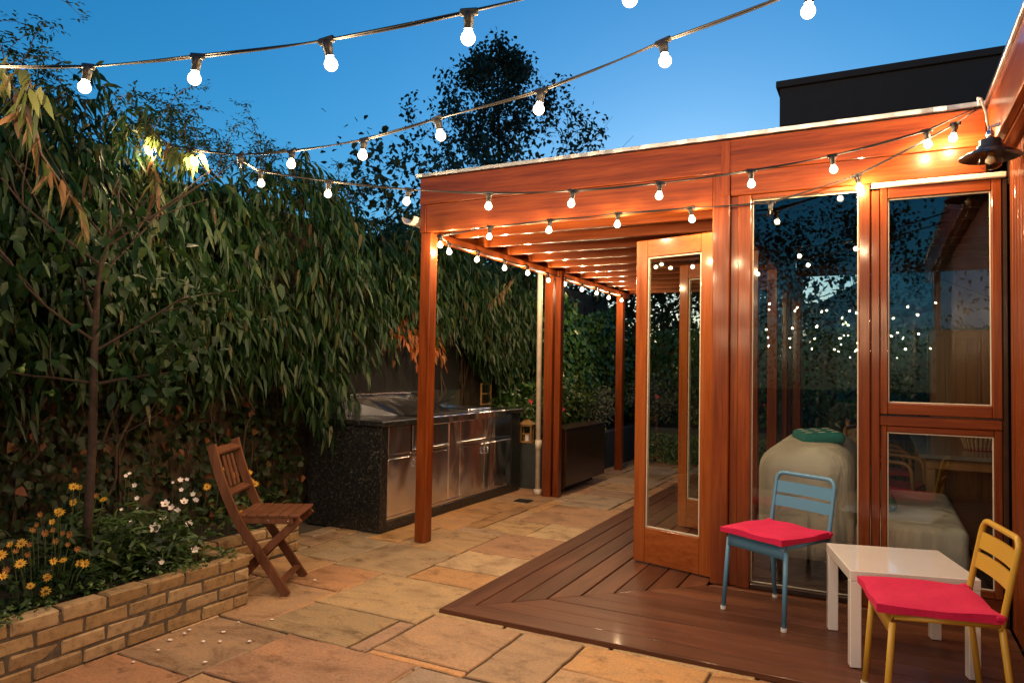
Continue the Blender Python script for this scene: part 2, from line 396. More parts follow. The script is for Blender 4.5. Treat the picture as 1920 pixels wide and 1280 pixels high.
# ---- sandstone patio: traced slabs first, the rest filled in
patio = part('patio', B(-4.75, .62, -2.5, 11.0, -.074, -.012, c=.002), 'joint', None); tag(patio, 'patio of buff and rose sandstone slabs', 'patio', kind='structure')
BUFF, PALE, ROSE, OCHRE, OLIVE, MAUVE, RUST, GREY = (.42,.26,.13), (.47,.33,.19), (.36,.185,.105), (.46,.235,.075), (.30,.22,.13), (.27,.17,.11), (.35,.16,.08), (.34,.27,.19)
S = [(-2.97,-2.25,3.29,3.95,PALE),(-3.43,-2.98,3.50,3.95,RUST),(-3.60,-2.98,2.85,3.49,BUFF),(-2.74,-2.36,2.84,3.28,OLIVE),(-2.97,-2.75,2.84,3.28,OLIVE),
 (-2.35,-2.25,2.85,3.28,MAUVE),(-2.24,-1.69,2.90,3.47,BUFF),(-2.24,-1.69,2.84,2.895,OCHRE),(-1.68,-1.34,2.85,3.47,MAUVE),(-1.33,-.71,3.14,3.47,OCHRE),
 (-1.33,-.71,2.55,3.13,BUFF),(-.70,.02,3.0,3.47,OCHRE),(-.70,.02,2.3,2.99,ROSE),(.03,.62,2.6,3.47,BUFF),(-2.73,-1.93,2.30,2.83,ROSE),(-1.92,-1.34,2.25,2.83,GREY),
 (-3.26,-2.74,2.24,2.83,MAUVE),(-3.26,-2.74,1.55,2.23,RUST),(-2.73,-2.05,1.7,2.29,BUFF),(-2.80,-2.25,3.97,4.29,OCHRE),(-2.80,-2.25,4.30,4.76,PALE),(-3.43,-2.81,3.96,4.67,OLIVE),
 (-2.81,-2.25,4.77,5.42,ROSE),(-3.40,-2.82,4.68,5.30,BUFF),(-2.64,-2.25,5.43,5.96,PALE),(-3.1,-2.65,5.43,5.88,BUFF),(-3.72,-3.44,4.02,4.66,GREY),(-3.88,-3.44,3.50,4.01,BUFF),(-2.97,-2.25,5.97,6.85,ROSE),(-2.96,-2.42,6.86,7.5,GREY)]
S[3:5] = [(-2.97,-2.36,2.84,3.28,OLIVE)]
u = .05; gx0, gy0 = -4.7, -2.4; GW, GH = int((.60-gx0)/u), int((10.95-gy0)/u)
occ = np.zeros((GW, GH), bool)
def mark(x0, x1, y0, y1): occ[max(0, round((x0-gx0)/u)):max(0, round((x1-gx0)/u)), max(0, round((y0-gy0)/u)):max(0, round((y1-gy0)/u))] = True
for q in S: mark(*q[:4])
mark(-2.24, .7, 3.48, 9.72)          # deck and room
PALET = [BUFF, BUFF, PALE, ROSE, OCHRE, OLIVE, MAUVE, RUST, GREY]
for j in range(GH):
    for i in range(GW):
        if occ[i, j]: continue
        sx, sy = rnd.choice([(12, 9), (9, 12), (12, 12), (9, 9), (14, 9), (12, 6), (9, 6), (16, 11)])
        a = 0
        while a < sx and i+a < GW and not occ[i+a, j]: a += 1
        b = 0
        while b < sy and j+b < GH and not occ[i:i+a, j+b].any(): b += 1
        occ[i:i+a, j:j+b] = True
        S.append((gx0+i*u, gx0+(i+a)*u-.010, gy0+j*u, gy0+(j+b)*u-.010, rnd.choice(PALET)))
for (x0, x1, y0, y1, c) in S:
    if x1 < -4.2 or y1 < .6: continue
    cx, cy_ = (x0+x1)/2, (y0+y1)/2; hx, hy = (x1-x0)/2, (y1-y0)/2
    def edge(a, b):
        n = max(2, int((Vector(b)-Vector(a)).length/.085)); out = []
        for k in range(n):
            t = k/n; j = .0075 if k else .009
            out.append((a[0]+(b[0]-a[0])*t+rnd.uniform(-j, j*.2)*(1 if abs(a[0]) > 0 else 0)*(-1 if (a[0]+b[0]) < 0 else 1), a[1]+(b[1]-a[1])*t+rnd.uniform(-j, j*.2)*(-1 if (a[1]+b[1]) < 0 else 1)))
        return out
    c4 = [(-hx, -hy), (hx, -hy), (hx, hy), (-hx, hy)]
    poly = sum((edge(c4[k], c4[(k+1) % 4]) for k in range(4)), [])
    o = part('slab', MB().prism(poly, -.045, rnd.uniform(-.004, .003), c=.005), 'stone', patio, world=False)
    o.location = (cx, cy_, 0); k = rnd.uniform(.88, 1.12)
    c = tuple(.66*a+.34*b for a, b in zip(c, (.41,.265,.145)))
    o.color = (c[0]*k, c[1]*k*rnd.uniform(.97, 1.04), c[2]*k*rnd.uniform(.92, 1.08), 1)

# ---- hardwood deck with mitred corner
DX, DY, PT = -2.235, 3.485, .1555
deck = part('deck', B(DX+.03, .63, DY+.03, 9.70, -.011, -.002, c=.001), 'black_rubber', None); tag(deck, 'reddish brown hardwood deck with mitred corner', 'deck', kind='structure')
ZD = .026
for k in range(9):
    y0 = DY+k*PT; y1 = y0+PT-.006; x0 = DX+k*PT
    if k == 8: y1 = 4.80
    o = part('board', MB().prism([(x0+.003, y0), (.625, y0), (.625, y1), (x0+(y1-y0)+.003, y1)], -.0015, ZD+rnd.uniform(-.0015, .0015), c=.003), 'deck_x', deck)
    q = rnd.uniform(.75, 1.25); o.color = (q, q*rnd.uniform(.94, 1.03), q*rnd.uniform(.9, 1.05), 1)
for k in range(8):
    x0 = DX+k*PT; x1 = x0+PT-.009; y0 = DY+k*PT
    cuts = [y0, rnd.uniform(6.4, 8.2), 9.69]
    for a in (0, 1):
        lo = [(x0, cuts[0]+.003), (x1, cuts[0]+(x1-x0)+.003)] if a == 0 else [(x0, cuts[1]), (x1, cuts[1])]
        o = part('board', MB().prism(lo+[(x1, cuts[a+1]-.003), (x0, cuts[a+1]-.003)], -.0015, ZD+rnd.uniform(-.0015, .0015), c=.004), 'deck_y', deck)
        q = rnd.uniform(.8, 1.3); o.color = (q, q*rnd.uniform(.96, 1.04), q*rnd.uniform(.95, 1.1), 1)

# ================================================================== PERGOLA
YF = 4.76
pg = thing('pergola', 'varnished cedar pergola with deep front fascia, rafters and three square posts', 'pergola', (-3.2, 4.8, 0))
part('front_fascia', B(-3.32, .53, YF, YF+.045, 2.70, 2.915), 'cedar_x', pg)
part('lower_fascia', B(-3.255, -.985, YF+.003, YF+.048, 2.475, 2.697), 'cedar_x', pg)
part('lower_fascia', B(-.872, .53, YF+.003, YF+.048, 2.545, 2.697), 'cedar_x', pg)
part('fascia_joint_cover', B(-.93, -.875, YF-.012, YF-.001, 2.55, 2.91, c=.003), 'cedar_z', pg)
part('corner_block', B(-3.315, -3.258, YF+.001, YF+.10, 2.475, 2.697), 'cedar_z', pg)
mb = MB(); n = 60; V = []; F = []
for i in range(n+1):
    x = -3.345+i*(.53+3.345)/n; d = rnd.uniform(-.004, .004)
    V += [(x, YF-.03+d, 2.918+d*.5), (x, YF-.034+d, 2.943+d*.5), (x, YF+.10, 2.95), (x, YF+.10, 2.92)]
for i in range(n):
    for k in range(4): F.append((i*4+k, i*4+(k+1) % 4, i*4+4+(k+1) % 4, i*4+4+k))
F += [(0, 1, 2, 3), (n*4+3, n*4+2, n*4+1, n*4)]
part('roof_edge_strip', mb.add(V, F), 'flash', pg)
for i, y in enumerate((4.808, 7.22, 9.62)):
    part('post', B(-3.305, -3.205, y-.045, y+.055, 0, 2.474, c=.006), 'cedar_z', pg)
part('post', B(-3.19, -3.12, 7.20, 7.29, 0, 2.474, c=.006), 'cedar_z', pg)
part('side_beam', B(-3.30, -3.24, 4.87, 9.75, 2.476, 2.695), 'cedar_y', pg)
part('inner_plate', B(-3.22, -3.165, 4.87, 9.75, 2.40, 2.47), 'cedar_y', pg)
for i in range(10):
    y = 5.095+i*.466
    part('rafter', B(-3.238, -.99, y, y+.05, 2.478, 2.655), 'cedar_x', pg)
part('roof_sheet', B(-3.33, -.95, 4.862, 9.85, 2.70, 2.73), 'ceiling', pg)
part('end_fascia', B(-3.32, -.95, 9.76, 9.80, 2.475, 2.699), 'cedar_x', pg)
mb = MB(); V = []; F = []
for j, y in enumerate((4.70, 9.8)):
    for k in range(9):
        a = PI+PI*k/8; V.append((-3.39+.062*math.cos(a), y, 2.60+.062*math.sin(a)))
    for k in range(9):
        a = 2*PI-PI*k/8; V.append((-3.39+.054*math.cos(a), y, 2.60+.054*math.sin(a)))
for k in range(18): F.append((k, (k+1) % 18, 18+(k+1) % 18, 18+k))
for k in range(8): F += [(k, 17-k, 16-k, k+1), (18+k, 18+k+1, 18+16-k, 18+17-k)]
part('gutter', mb.add(V, F), 'upvc', pg)
mb = MB(); mb.tube([(-3.40, 7.25, 2.54), (-3.40, 7.25, 2.45), (-3.385, 7.245, .02)], .03, 12)
dp = part('downpipe', mb, 'pipe', pg, smooth=True)
mb = MB(); mb.tube([(-3.386, 7.245, .50), (-3.386, 7.245, .60)], .037, 12); part('pipe_collar', mb, 'pipe', dp, smooth=True)
part('pipe_shoe', MB().tube([(-3.386, 7.245, .002), (-3.386, 7.245, .06)], .045, 12), 'pipe', dp, smooth=True)

# ================================================================== GARDEN ROOM
gr = thing('garden_room', 'glazed garden room framed in red cedar beside the deck', 'garden room', (-.9, 4.85, 0))
part('corner_post', B(-.985, -.876, YF+.001, YF+.13, .028, 2.699, c=.006), 'cedar_z', gr)
part('post_recess', B(-.875, -.824, YF+.035, YF+.12, .028, 2.544, c=.004), 'cedar_z', gr)
part('window_jamb', B(-.823, -.742, YF+.006, YF+.12, .028, 2.542, c=.005), 'cedar_z', gr)
part('mullion', B(-.118, -.056, YF+.004, YF+.12, .028, 2.542, c=.005), 'cedar_z', gr)
part('window_jamb', B(-.053, -.004, YF+.018, YF+.12, .028, 2.50, c=.005), 'cedar_z', gr)
part('window_head', B(-.741, -.119, YF+.02, YF+.11, 2.515, 2.544), 'cedar_x', gr)
part('sill', B(-.741, -.119, YF+.015, YF+.12, .028, .062), 'darkwood', gr)
def pane(x0, x1, y, z0, z1, parent):
    p_ = part('window_pane', B(x0, x1, y, y+.006, z0, z1, c=.0005), 'glass', parent)
    t = .008; mb = MB()
    mb.box(x0, x0+t, y-.008, y-.001, z0, z1, c=.002); mb.box(x1-t, x1, y-.008, y-.001, z0, z1, c=.002)
    mb.box(x0+t, x1-t, y-.008, y-.001, z0, z0+t, c=.002); mb.box(x0+t, x1-t, y-.008, y-.001, z1-t, z1, c=.002)
    part('glazing_bead', mb, 'seal', p_); return p_
pane(-.741, -.119, YF+.06, .063, 2.514, gr)
# casement on the right with rail under it
part('drip_strip', B(-.05, .625, YF-.012, YF+.018, 2.508, 2.540, c=.006), 'seal', gr)
mb = MB(); z0, z1 = 1.165, 2.505
mb.box(-.002, .036, YF+.006, YF+.07, z0, z1); mb.box(.553, .60, YF+.006, YF+.07, z0, z1)
cas = part('casement', mb, 'cedar_z', gr)
mb = MB(); mb.box(.037, .552, YF+.007, YF+.069, z1-.062, z1-.001); mb.box(.037, .552, YF+.007, YF+.069, z0+.001, z0+.066)
part('casement_rail', mb, 'cedar_x', cas)
pane(.037, .552, YF+.03, z0+.067, z1-.063, cas)
part('transom', B(-.003, .60, YF+.02, YF+.12, 1.098, 1.155), 'cedar_x', gr)
mb = MB(); mb.box(.0, .032, YF+.022, YF+.08, .17, 1.096); mb.box(.562, .60, YF+.022, YF+.08, .17, 1.096)
lw = part('fixed_light_frame', mb, 'cedar_z', gr)
mb = MB(); mb.box(.033, .561, YF+.023, YF+.079, 1.062, 1.095); mb.box(.033, .561, YF+.023, YF+.079, .17, .21)
part('fixed_light_rail', mb, 'cedar_x', lw)
pane(.033, .561, YF+.04, .211, 1.061, lw)
part('base_panel', B(-.002, .60, YF+.03, YF+.10, .028, .168), 'cedar_x', gr)
part('end_jamb', B(.602, .628, YF+.01, YF+.12, .028, 2.505), 'darkwood', gr)
# side wall of the room (towards the pergola)
part('side_plate', B(-.985, -.885, 4.895, 9.6, 2.40, 2.50), 'cedar_y', gr)
part('threshold', B(-.975, -.89, 4.895, 9.6, .027, .05), 'darkwood', gr)
for y in (6.10, 7.30, 8.50, 9.60):
    part('side_mullion', B(-.98, -.89, y, y+.07, .051, 2.399), 'cedar_z', gr)
def leaf_door(hx, hy, ang, wd, ht=2.30, handle=False):
    """door leaf hinged at (hx,hy), opening along direction ang"""
    mt = Matrix.Translation((hx, hy, .036)) @ Matrix.Rotation(ang, 4, 'Z')
    mb = MB(); st = .092
    mb.box(0, st, -.022, .022, 0, ht, mat=mt); mb.box(wd-st, wd, -.022, .022, 0, ht, mat=mt)
    d = part('door', mb, 'door_z', gr)
    mb = MB(); mb.box(st+.001, wd-st-.001, -.021, .021, ht-.125, ht-.001, mat=mt); mb.box(st+.001, wd-st-.001, -.021, .021, .001, .245, mat=mt)
    part('door_rail', mb, 'door_x', d)
    part('door_pane', MB().box(st+.002, wd-st-.002, -.003, .003, .246, ht-.126, c=.0005, mat=mt), 'glass', d)
    mb = MB()
    for s in (-1, 1):
        y0, y1 = (.004, .012) if s > 0 else (-.012, -.004)
        for (a, b, c_, e) in ((st+.002, st+.012, .246, ht-.127), (wd-st-.012, wd-st-.002, .246, ht-.127), (st+.013, wd-st-.013, .246, .256), (st+.013, wd-st-.013, ht-.137, ht-.127)): mb.box(a, b, y0, y1, c_, e, c=.002, mat=mt)
    part('glazing_bead', mb, 'seal', d)
    if handle: part('handle', MB().box(wd-.06, wd-.03, .023, .034, 1.0, 1.16, c=.004, mat=mt), 'chrome', d)
    return d
leaf_door(-.992, 4.885, math.atan2(.168, -.585), .612)
leaf_door(-1.02, 6.13, math.atan2(.25, -.60), .62)
for y in (7.38, 8.58):
    mb = MB(); mb.box(-.96, -.92, y, y+.09, .052, 2.395); mb.box(-.96, -.92, y+1.03, y+1.115, .052, 2.395)
    d = part('sliding_door', mb, 'cedar_z', gr)
    mb = MB(); mb.box(-.959, -.921, y+.091, y+1.029, .053, .24); mb.box(-.959, -.921, y+.091, y+1.029, 2.29, 2.394); part('door_rail', mb, 'cedar_y', d)
    part('door_pane', B(-.943, -.937, y+.092, y+1.028, .241, 2.289, c=.0005), 'glass', d)
    part('handle', B(-.919, -.905, y+.02, y+.05, 1.0, 1.2, c=.004), 'chrome', d)
# back wall, ceiling, floor
part('back_header', B(-.95, 2.2, 9.68, 9.78, 2.62, 2.95), 'cedar_x', gr)
part('header_trim', B(-.88, 2.1, 9.655, 9.678, 2.79, 2.83), 'seal', gr)
for x in (-.95, .55, 2.1):
    part('back_mullion', B(x, x+.07, 9.69, 9.77, .028, 2.618), 'cedar_z', gr)
for x0, x1 in ((-.879, .549), (.621, 2.099)):
    part('back_pane', B(x0, x1, 9.725, 9.731, .06, 2.617, c=.0005), 'glass', gr)
part('back_sill', B(-.88, 2.1, 9.69, 9.77, .028, .058), 'darkwood', gr)
part('inner_wall', B(2.2, 2.3, 4.9, 9.8, .0, 2.95), 'cladding_dark', gr)
part('inner_return', B(.64, 2.2, 4.84, 4.90, .0, 2.95), 'cladding_dark', gr)
part('ceiling', B(-.984, 2.2, 4.815, 9.85, 2.86, 2.90), 'ceiling', gr)
for i in range(10):
    y = 5.2+i*.46
    part('ceiling_rafter', B(-.88, 2.19, y, y+.045, 2.72, 2.858), 'cladding_dark', gr)
part('side_fascia', B(-.99, -.95, 4.90, 9.6, 2.505, 2.85), 'cedar_y', gr)
part('roof_cover', B(-.945, 2.3, 4.87, 9.85, 2.905, 2.935), 'ceiling', gr)
for k in range(22):
    y = 4.885+k*.218
    part('floor_board', B(-.888, 2.19, y, y+.214, -.001, .024, c=.002), 'floorwood', gr)

# ---- upper storey, dark box
ub = thing('upper_storey', 'black clad flat roofed upper storey rising behind the cedar fascia', 'building', (1.5, 8.5, 2.95))
part('wall', B(-.84, 4.5, 7.0, 10.5, 2.94, 4.05), 'cladding_dark', ub)
part('roof_coping', B(-.87, 4.5, 6.97, 10.5, 4.052, 4.115), 'cladding_dark', ub)

# ---- house wall on the right
hw = thing('house', 'house wall of vertical cedar boards under a cedar eave, beside the window', 'house', (.7, 3., 0))
part('wall', B(.66, 1.6, -1.5, 4.74, 0, 2.62), 'cladding_dark', hw)
for k in range(40):
    y = 4.725-.088*k
    part('cladding_board', B(.632, .658, y-.084, y, .03, 2.60, c=.006), 'cedar_z', hw)
part('eave_fascia', B(.532, .575, -1.5, 4.755, 2.632, 2.905), 'cedar_y', hw)
part('soffit', B(.576, 1.6, -1.5, 4.755, 2.625, 2.66), 'cedar_y', hw)
part('roof_edge_strip', B(.515, .60, -1.5, 4.74, 2.908, 2.935), 'flash', hw)
part('roof', B(.577, 3.5, -1.5, 4.755, 2.662, 2.90), 'cladding_dark', hw)

# ================================================================== WALL LAMP
wl = thing('wall_lamp', 'dark conical barn lamp with clear glass globe on the house wall', 'lamp', (.495, 4.30, 2.45))
L0 = (.495, 4.30)
mb = MB(); mb.lathe([(.0, 2.605), (.03, 2.606), (.047, 2.598), (.05, 2.57), (.06, 2.566), (.062, 2.555), (.135, 2.515), (.138, 2.508), (.134, 2.510), (.06, 2.548), (.0, 2.55)], (L0[0], L0[1], 0), 40)
autosmooth(part('lamp_shade', mb, 'lampshade', wl))
mb = MB(); mb.lathe([(.0, 2.548), (.05, 2.545), (.055, 2.515), (.056, 2.49), (.048, 2.466), (.03, 2.451), (.0, 2.446)], (L0[0], L0[1], 0), 28)
part('globe', mb, 'clear', wl, smooth=True)
mb = MB(); mb.lathe([(.0, 2.545), (.016, 2.54), (.016, 2.52), (.010, 2.515), (.022, 2.50), (.022, 2.485), (.0, 2.472)], (L0[0], L0[1], 0), 16)
part('unlit_bulb', mb, 'seal', wl, smooth=True)
mb = MB(); mb.tube([(L0[0], L0[1], 2.60), (L0[0], L0[1], 2.665), (L0[0]+.03, L0[1], 2.672), (.64, L0[1]-.03, 2.676)], .009, 10); mb.lathe([(0, 2.60), (.018, 2.60), (.018, 2.64), (.011, 2.648), (0, 2.648)], (L0[0], L0[1], 0), 16)
part('bracket', mb, 'chrome', wl, smooth=True)
mb = MB(); mb.lathe([(.0, 0), (.03, .0), (.03, .012), (0, .012)], n=18, mat=Matrix.Translation((.631, L0[1]-.03, 2.676)) @ Matrix.Rotation(-PI/2, 4, 'Y')); part('wall_plate', mb, 'chrome', wl)
mb = MB(); mb.tube([(.46, 4.42, 2.83), (.452, 4.38, 2.85), (.462, 4.34, 2.83), (.48, 4.31, 2.74), (.487, 4.30, 2.67)], .006, 8); mb.tube([(.50, 4.44, 2.80), (.487, 4.37, 2.76), (.49, 4.305, 2.66)], .004, 8)
part('flex', mb, 'pipe', wl, smooth=True)

# ================================================================== FESTOON STRINGS
mb = MB(); mb.lathe([(0, 0.0), (.013, 0), (.0165, -.006), (.0165, -.03), (.0145, -.034), (.0145, -.052), (.0, -.052)], n=12); mb.box(-.03, .03, -.008, .008, -.012, .010, c=.004); SOCK = mb.mesh('lamp_holder', M['black_rubber'], True)
try: SOCK.set_sharp_from_angle(angle=R(40))
except Exception: pass
prof = [(.0, -.052), (.011, -.052)]+[(.0225*math.sin(a), -.079-.0225*math.cos(a)) for a in [PI-.5-k*(PI-.5)/8 for k in range(9)]]
prof = [(.011, -.053), (.014, -.058)]+[(.0225*math.sin(PI-t), -.079-.0225*math.cos(PI-t)) for t in [.75+k*(PI-.75)/7 for k in range(8)]]
BUL = MB().lathe(prof, n=20).mesh('bulb', M['bulb'], True)
BUL2 = MB().lathe(prof, n=14).mesh('bulb', M['clear'], True)
FIL = MB().lathe([(0, -.05), (.004, -.052), (.003, -.075), (.0, -.078)], n=6).mesh('filament', M['seal'], True)
def festoon(label, pts, bulbs, unlit=(), sag=.03, tilt=.2, group='festoon light strings', rad=.0050):
    """pts: cable support points; bulbs: list of 3D hanging points, on the cable"""
    t = thing('festoon_string', label, 'string lights', pts[0], group=group)
    path = []
    for a, b in zip(pts[:-1], pts[1:]):
        a = Vector(a); b = Vector(b); L = (b-a).length; n = max(2, int(L/.07))
        for k in range(n):
            s = k/n; path.append(a.lerp(b, s)+Vector((0, 0, -4*sag*L*s*(1-s))))
    path.append(Vector(pts[-1]))
    mb = MB()
    for sgn in (0, PI):
        q = []
        for i, p in enumerate(path):
            d = (path[min(i+1, len(path)-1)]-path[max(0, i-1)]); d.normalize(); sx = d.cross(Vector((0, 0, 1))); sx = sx.normalized() if sx.length > .01 else Vector((1, 0, 0)); sz = sx.cross(d)
            a = sgn+i*.30; q.append(p+(sx*math.cos(a)+sz*math.sin(a))*rad*.7)
        mb.tube(q, rad*.72, 6)
    part('cable', mb, 'cable', t, smooth=True)
    for i, b in enumerate(bulbs):
        h = bpy.data.objects.new('lamp_holder', SOCK); col.objects.link(h); h.parent = t; h.location = Vector(b)-Vector(pts[0])
        j = min(range(len(path)), key=lambda k: (path[k]-Vector(b)).length); d = path[min(j+1, len(path)-1)]-path[max(0, j-1)]
        h.rotation_euler = (rnd.uniform(-tilt, tilt), rnd.uniform(-tilt, tilt), math.atan2(d.y, d.x))
        e = bpy.data.objects.new('bulb', BUL2 if i in unlit else BUL); col.objects.link(e); e.parent = h
        if i not in unlit:
            f = bpy.data.objects.new('bulb_light', LAMP); col.objects.link(f); f.parent = h; f.location = (0, 0, -.077)
        if i in unlit:
            e['label'] = 'unlit clear bulb'; f = bpy.data.objects.new('filament', FIL); col.objects.link(f); f.parent = h
    return t
# S1: over the planter
b1 = [(-3.10,1.50,2.54),(-2.62,1.60,2.49),(-2.14,1.69,2.475),(-1.63,1.78,2.47),(-1.13,1.86,2.495),(-.63,1.95,2.55),(-.14,2.03,2.63)]
festoon('string of lit bulbs stretched across open sky, starting above the yellow flowers', [(-3.9,1.36,2.60)]+b1+[(.53,2.14,2.78)], b1, sag=.006)
b2 = [(-4.0,2.97,2.60),(-3.66,2.91,2.58),(-3.17,2.83,2.555),(-2.72,2.76,2.515),(-2.20,2.68,2.485),(-1.74,2.61,2.49),(-1.22,2.52,2.515),(-.70,2.44,2.58),(-.19,2.36,2.655)]
b2 = []
for (x, y, Y) in ((283,262,2.96),(360,280,2.90),(450,290,2.83),(548,283,2.76),(683,262,2.68),(820,222,2.62),(1015,170,2.55),(1243,78,2.47),(1520,-25,2.40)):
    d = r2*((x-960)/FPX)-u2*((y-640)/FPX)+fw; q = Vector((0, 0, 1.4))+d*(Y/d.y); b2.append(tuple(q))
festoon('string of lit bulbs crossing the sky below the first, one unlit, tied to the creeper', [(b2[0][0]-.4, b2[0][1]+.05, b2[0][2]+.12)]+b2+[(.53, 2.27, 2.84)], b2, unlit=(2,), sag=.006)
b3 = []
for (x, y, k) in ((1737,245,0),(1560,292,1),(1408,320,2),(1238,343,3),(1075,358,4),(917,362,5),(767,355,6),(617,340,7),(488,320,8)):
    Y = 4.6-.176*k; d = r2*((x-960)/FPX)-u2*((y-640)/FPX)+fw; b3.append(tuple(Vector((0, 0, 1.4))+d*(Y/d.y)))
festoon('string of lit bulbs hanging in front of the cedar fascia from lamp to creeper', [(.46, 4.50, 2.84)]+b3+[(b2[2][0], b2[2][1], b2[2][2]-.03)], b3, sag=.008)
b4 = [(.37,4.62,2.80),(-.125,4.70,2.585),(-.615,4.72,2.47),(-1.12,4.71,2.478),(-1.62,4.71,2.482),(-2.135,4.71,2.476),(-2.635,4.71,2.466),(-3.10,4.73,2.43)]
festoon('string of bulbs pinned along the lower edge of the cedar fascia, one unlit', [(.46, 4.50, 2.83)]+b4, b4, unlit=(2,), sag=.008)
b5 = [(-3.135, 4.915+.487*k, 2.405+(.01 if k % 2 else 0)) for k in range(10)]
festoon('string of lit bulbs along the pergola side beam above its posts', [(-3.12, 4.76, 2.44)]+b5, b5, sag=.02)
LAB = ('string of lit bulbs over the rear lawn, lowest of those mirrored in the windows', 'slack string of lit bulbs mirrored in the tall window', 'long string of lit bulbs mirrored in the casement glass', 'farthest string of lit bulbs mirrored as tiny dots', 'crossing string of lit bulbs mirrored between the others')
for k, (p, q, sg) in enumerate((((-3.4, -4.6, 3.1), (2.6, -5.4, 2.6), .25), ((-3.6, -6.0, 3.0), (3.0, -6.6, 3.3), .4), ((-3.8, -7.6, 2.4), (3.2, -7.2, 2.7), .3), ((-4, -9.4, 2.3), (4, -9.2, 2.4), .3), ((-2.5, -5.2, 2.3), (3.4, -8.6, 3.4), .2))):
    p, q = Vector(p), Vector(q); L = (q-p).length; n = int(L/.5); bb = []
    for i in range(1, n): t_ = i/n; bb.append(tuple(p.lerp(q, t_)+Vector((0, 0, -sg*4*t_*(1-t_)))))
    festoon(LAB[k], [tuple(p)]+bb+[tuple(q)], bb, sag=.01)

# ================================================================== OUTDOOR KITCHEN
KX, KY0, KY1, KZ = -3.70, 4.83, 7.42, .885
kt = thing('outdoor_kitchen', 'black granite outdoor kitchen with stainless steel drawers and doors', 'outdoor kitchen', (-4.1, 6.1, 0))
part('end_panel', B(-4.50, KX, KY0, KY0+.10, 0, KZ, c=.006), 'granite', kt)
part('end_panel', B(-4.50, KX, KY1-.22, KY1, 0, KZ, c=.006), 'granite', kt)
part('plinth', B(-4.48, KX-.004, KY0+.101, KY1-.221, 0, .085), 'granite', kt)
part('carcass', B(-4.49, KX-.045, KY0+.102, KY1-.222, .087, KZ-.002), 'grill_dark', kt)
part('worktop', B(-4.52, KX+.03, KY0-.025, 5.44, KZ+.001, .932, c=.008), 'granite', kt)
part('worktop', B(-4.52, KX+.03, 6.98, KY1+.03, KZ+.001, .932, c=.008), 'granite', kt)
a0, a1 = KY0+.104, KY1-.224
part('face_frame', MB().box(KX-.044, KX-.010, a0, a1, .605, .635).box(KX-.044, KX-.010, a0, a1, .088, .115), 'steel', kt)
for (y0, y1) in ((a0, 5.262), (5.285, 5.88), (6.10, 6.60), (6.605, a1)):
    d = part('drawer', B(KX-.040, KX-.004, y0, y1-.006, .64, KZ-.006, c=.004), 'steel', kt)
    if y0 > 5.27 and y1 < 7.0: part('handle', B(KX-.003, KX+.022, y0+.004, y1-.02, .642, .662, c=.005), 'chrome', d)
part('divider_panel', B(KX-.040, KX-.001, 5.885, 6.095, .117, KZ-.006, c=.010), 'steel', kt)
for i, (y0, y1) in enumerate(((a0, 5.38), (5.385, 5.88), (6.10, 6.585), (6.59, a1))):
    d = part('cabinet_door', B(KX-.040, KX-.003, y0, y1-.006, .118, .602, c=.005), 'steel', kt)
    hy = y1-.04 if i % 2 == 0 else y0+.035
    mb = MB(); mb.tube([(KX-.004, hy, .56), (KX+.018, hy, .555), (KX+.018, hy, .50), (KX-.004, hy, .495)], .006, 8); part('handle', mb, 'chrome', d, smooth=True)
part('backsplash', B(-4.525, -4.505, 4.95, 7.40, .934, 1.13, c=.004), 'steel', kt)
part('control_rail', B(KX-.03, KX+.034, 5.445, 6.975, .86, .935, c=.008), 'steel', kt)
part('hob_tray', B(-4.49, KX-.034, 5.446, 6.974, .892, .925, c=.006), 'steel', kt)
mb = MB()
mt = Matrix.Translation((-4.45, 0, .93)) @ Matrix.Rotation(-R(14), 4, 'Y')
mb = MB(); V = [(-4.47, 5.05, .935), (-4.47, 6.35, .935), (-4.47, 5.05, 1.115), (-4.47, 6.35, 1.115), (-3.98, 5.46, .935), (-3.98, 6.35, .935), (-4.40, 5.05, 1.115), (-4.40, 6.35, 1.115)]
mb.add(V, [(2, 3, 7, 6), (0, 2, 6, 4), (6, 7, 5, 4), (1, 5, 7, 3), (0, 1, 3, 2)]); hd = part('grill_hood', mb, 'steel', kt)
part('hood_handle', B(-4.43, -4.37, 5.05, 6.2, 1.117, 1.14, c=.006), 'chrome', hd)
part('griddle', B(-4.38, -3.80, 5.55, 6.30, .926, .945, c=.006), 'grill_dark', kt)
part('side_burner_lid', B(-4.40, -3.80, 6.42, 6.90, .927, .962, c=.010), 'steel', kt)
part('socket_box', B(-4.504, -4.47, 5.20, 5.30, .95, 1.06, c=.006), 'black_rubber', kt)
mb = MB(); mb.tube([(-4.2, 6.34, .945), (-4.15, 6.32, 1.0), (-3.98, 6.28, 1.04), (-3.9, 6.26, 1.09)], .014, 8)
tg = part('grill_brush', mb, 'black_rubber', None, smooth=True); tag(tg, 'black grill brush lying on the barbecue', 'brush')
part('stone_panel', B(-4.60, -4.53, 4.95, 7.40, .934, 1.75), 'stonework', kt)

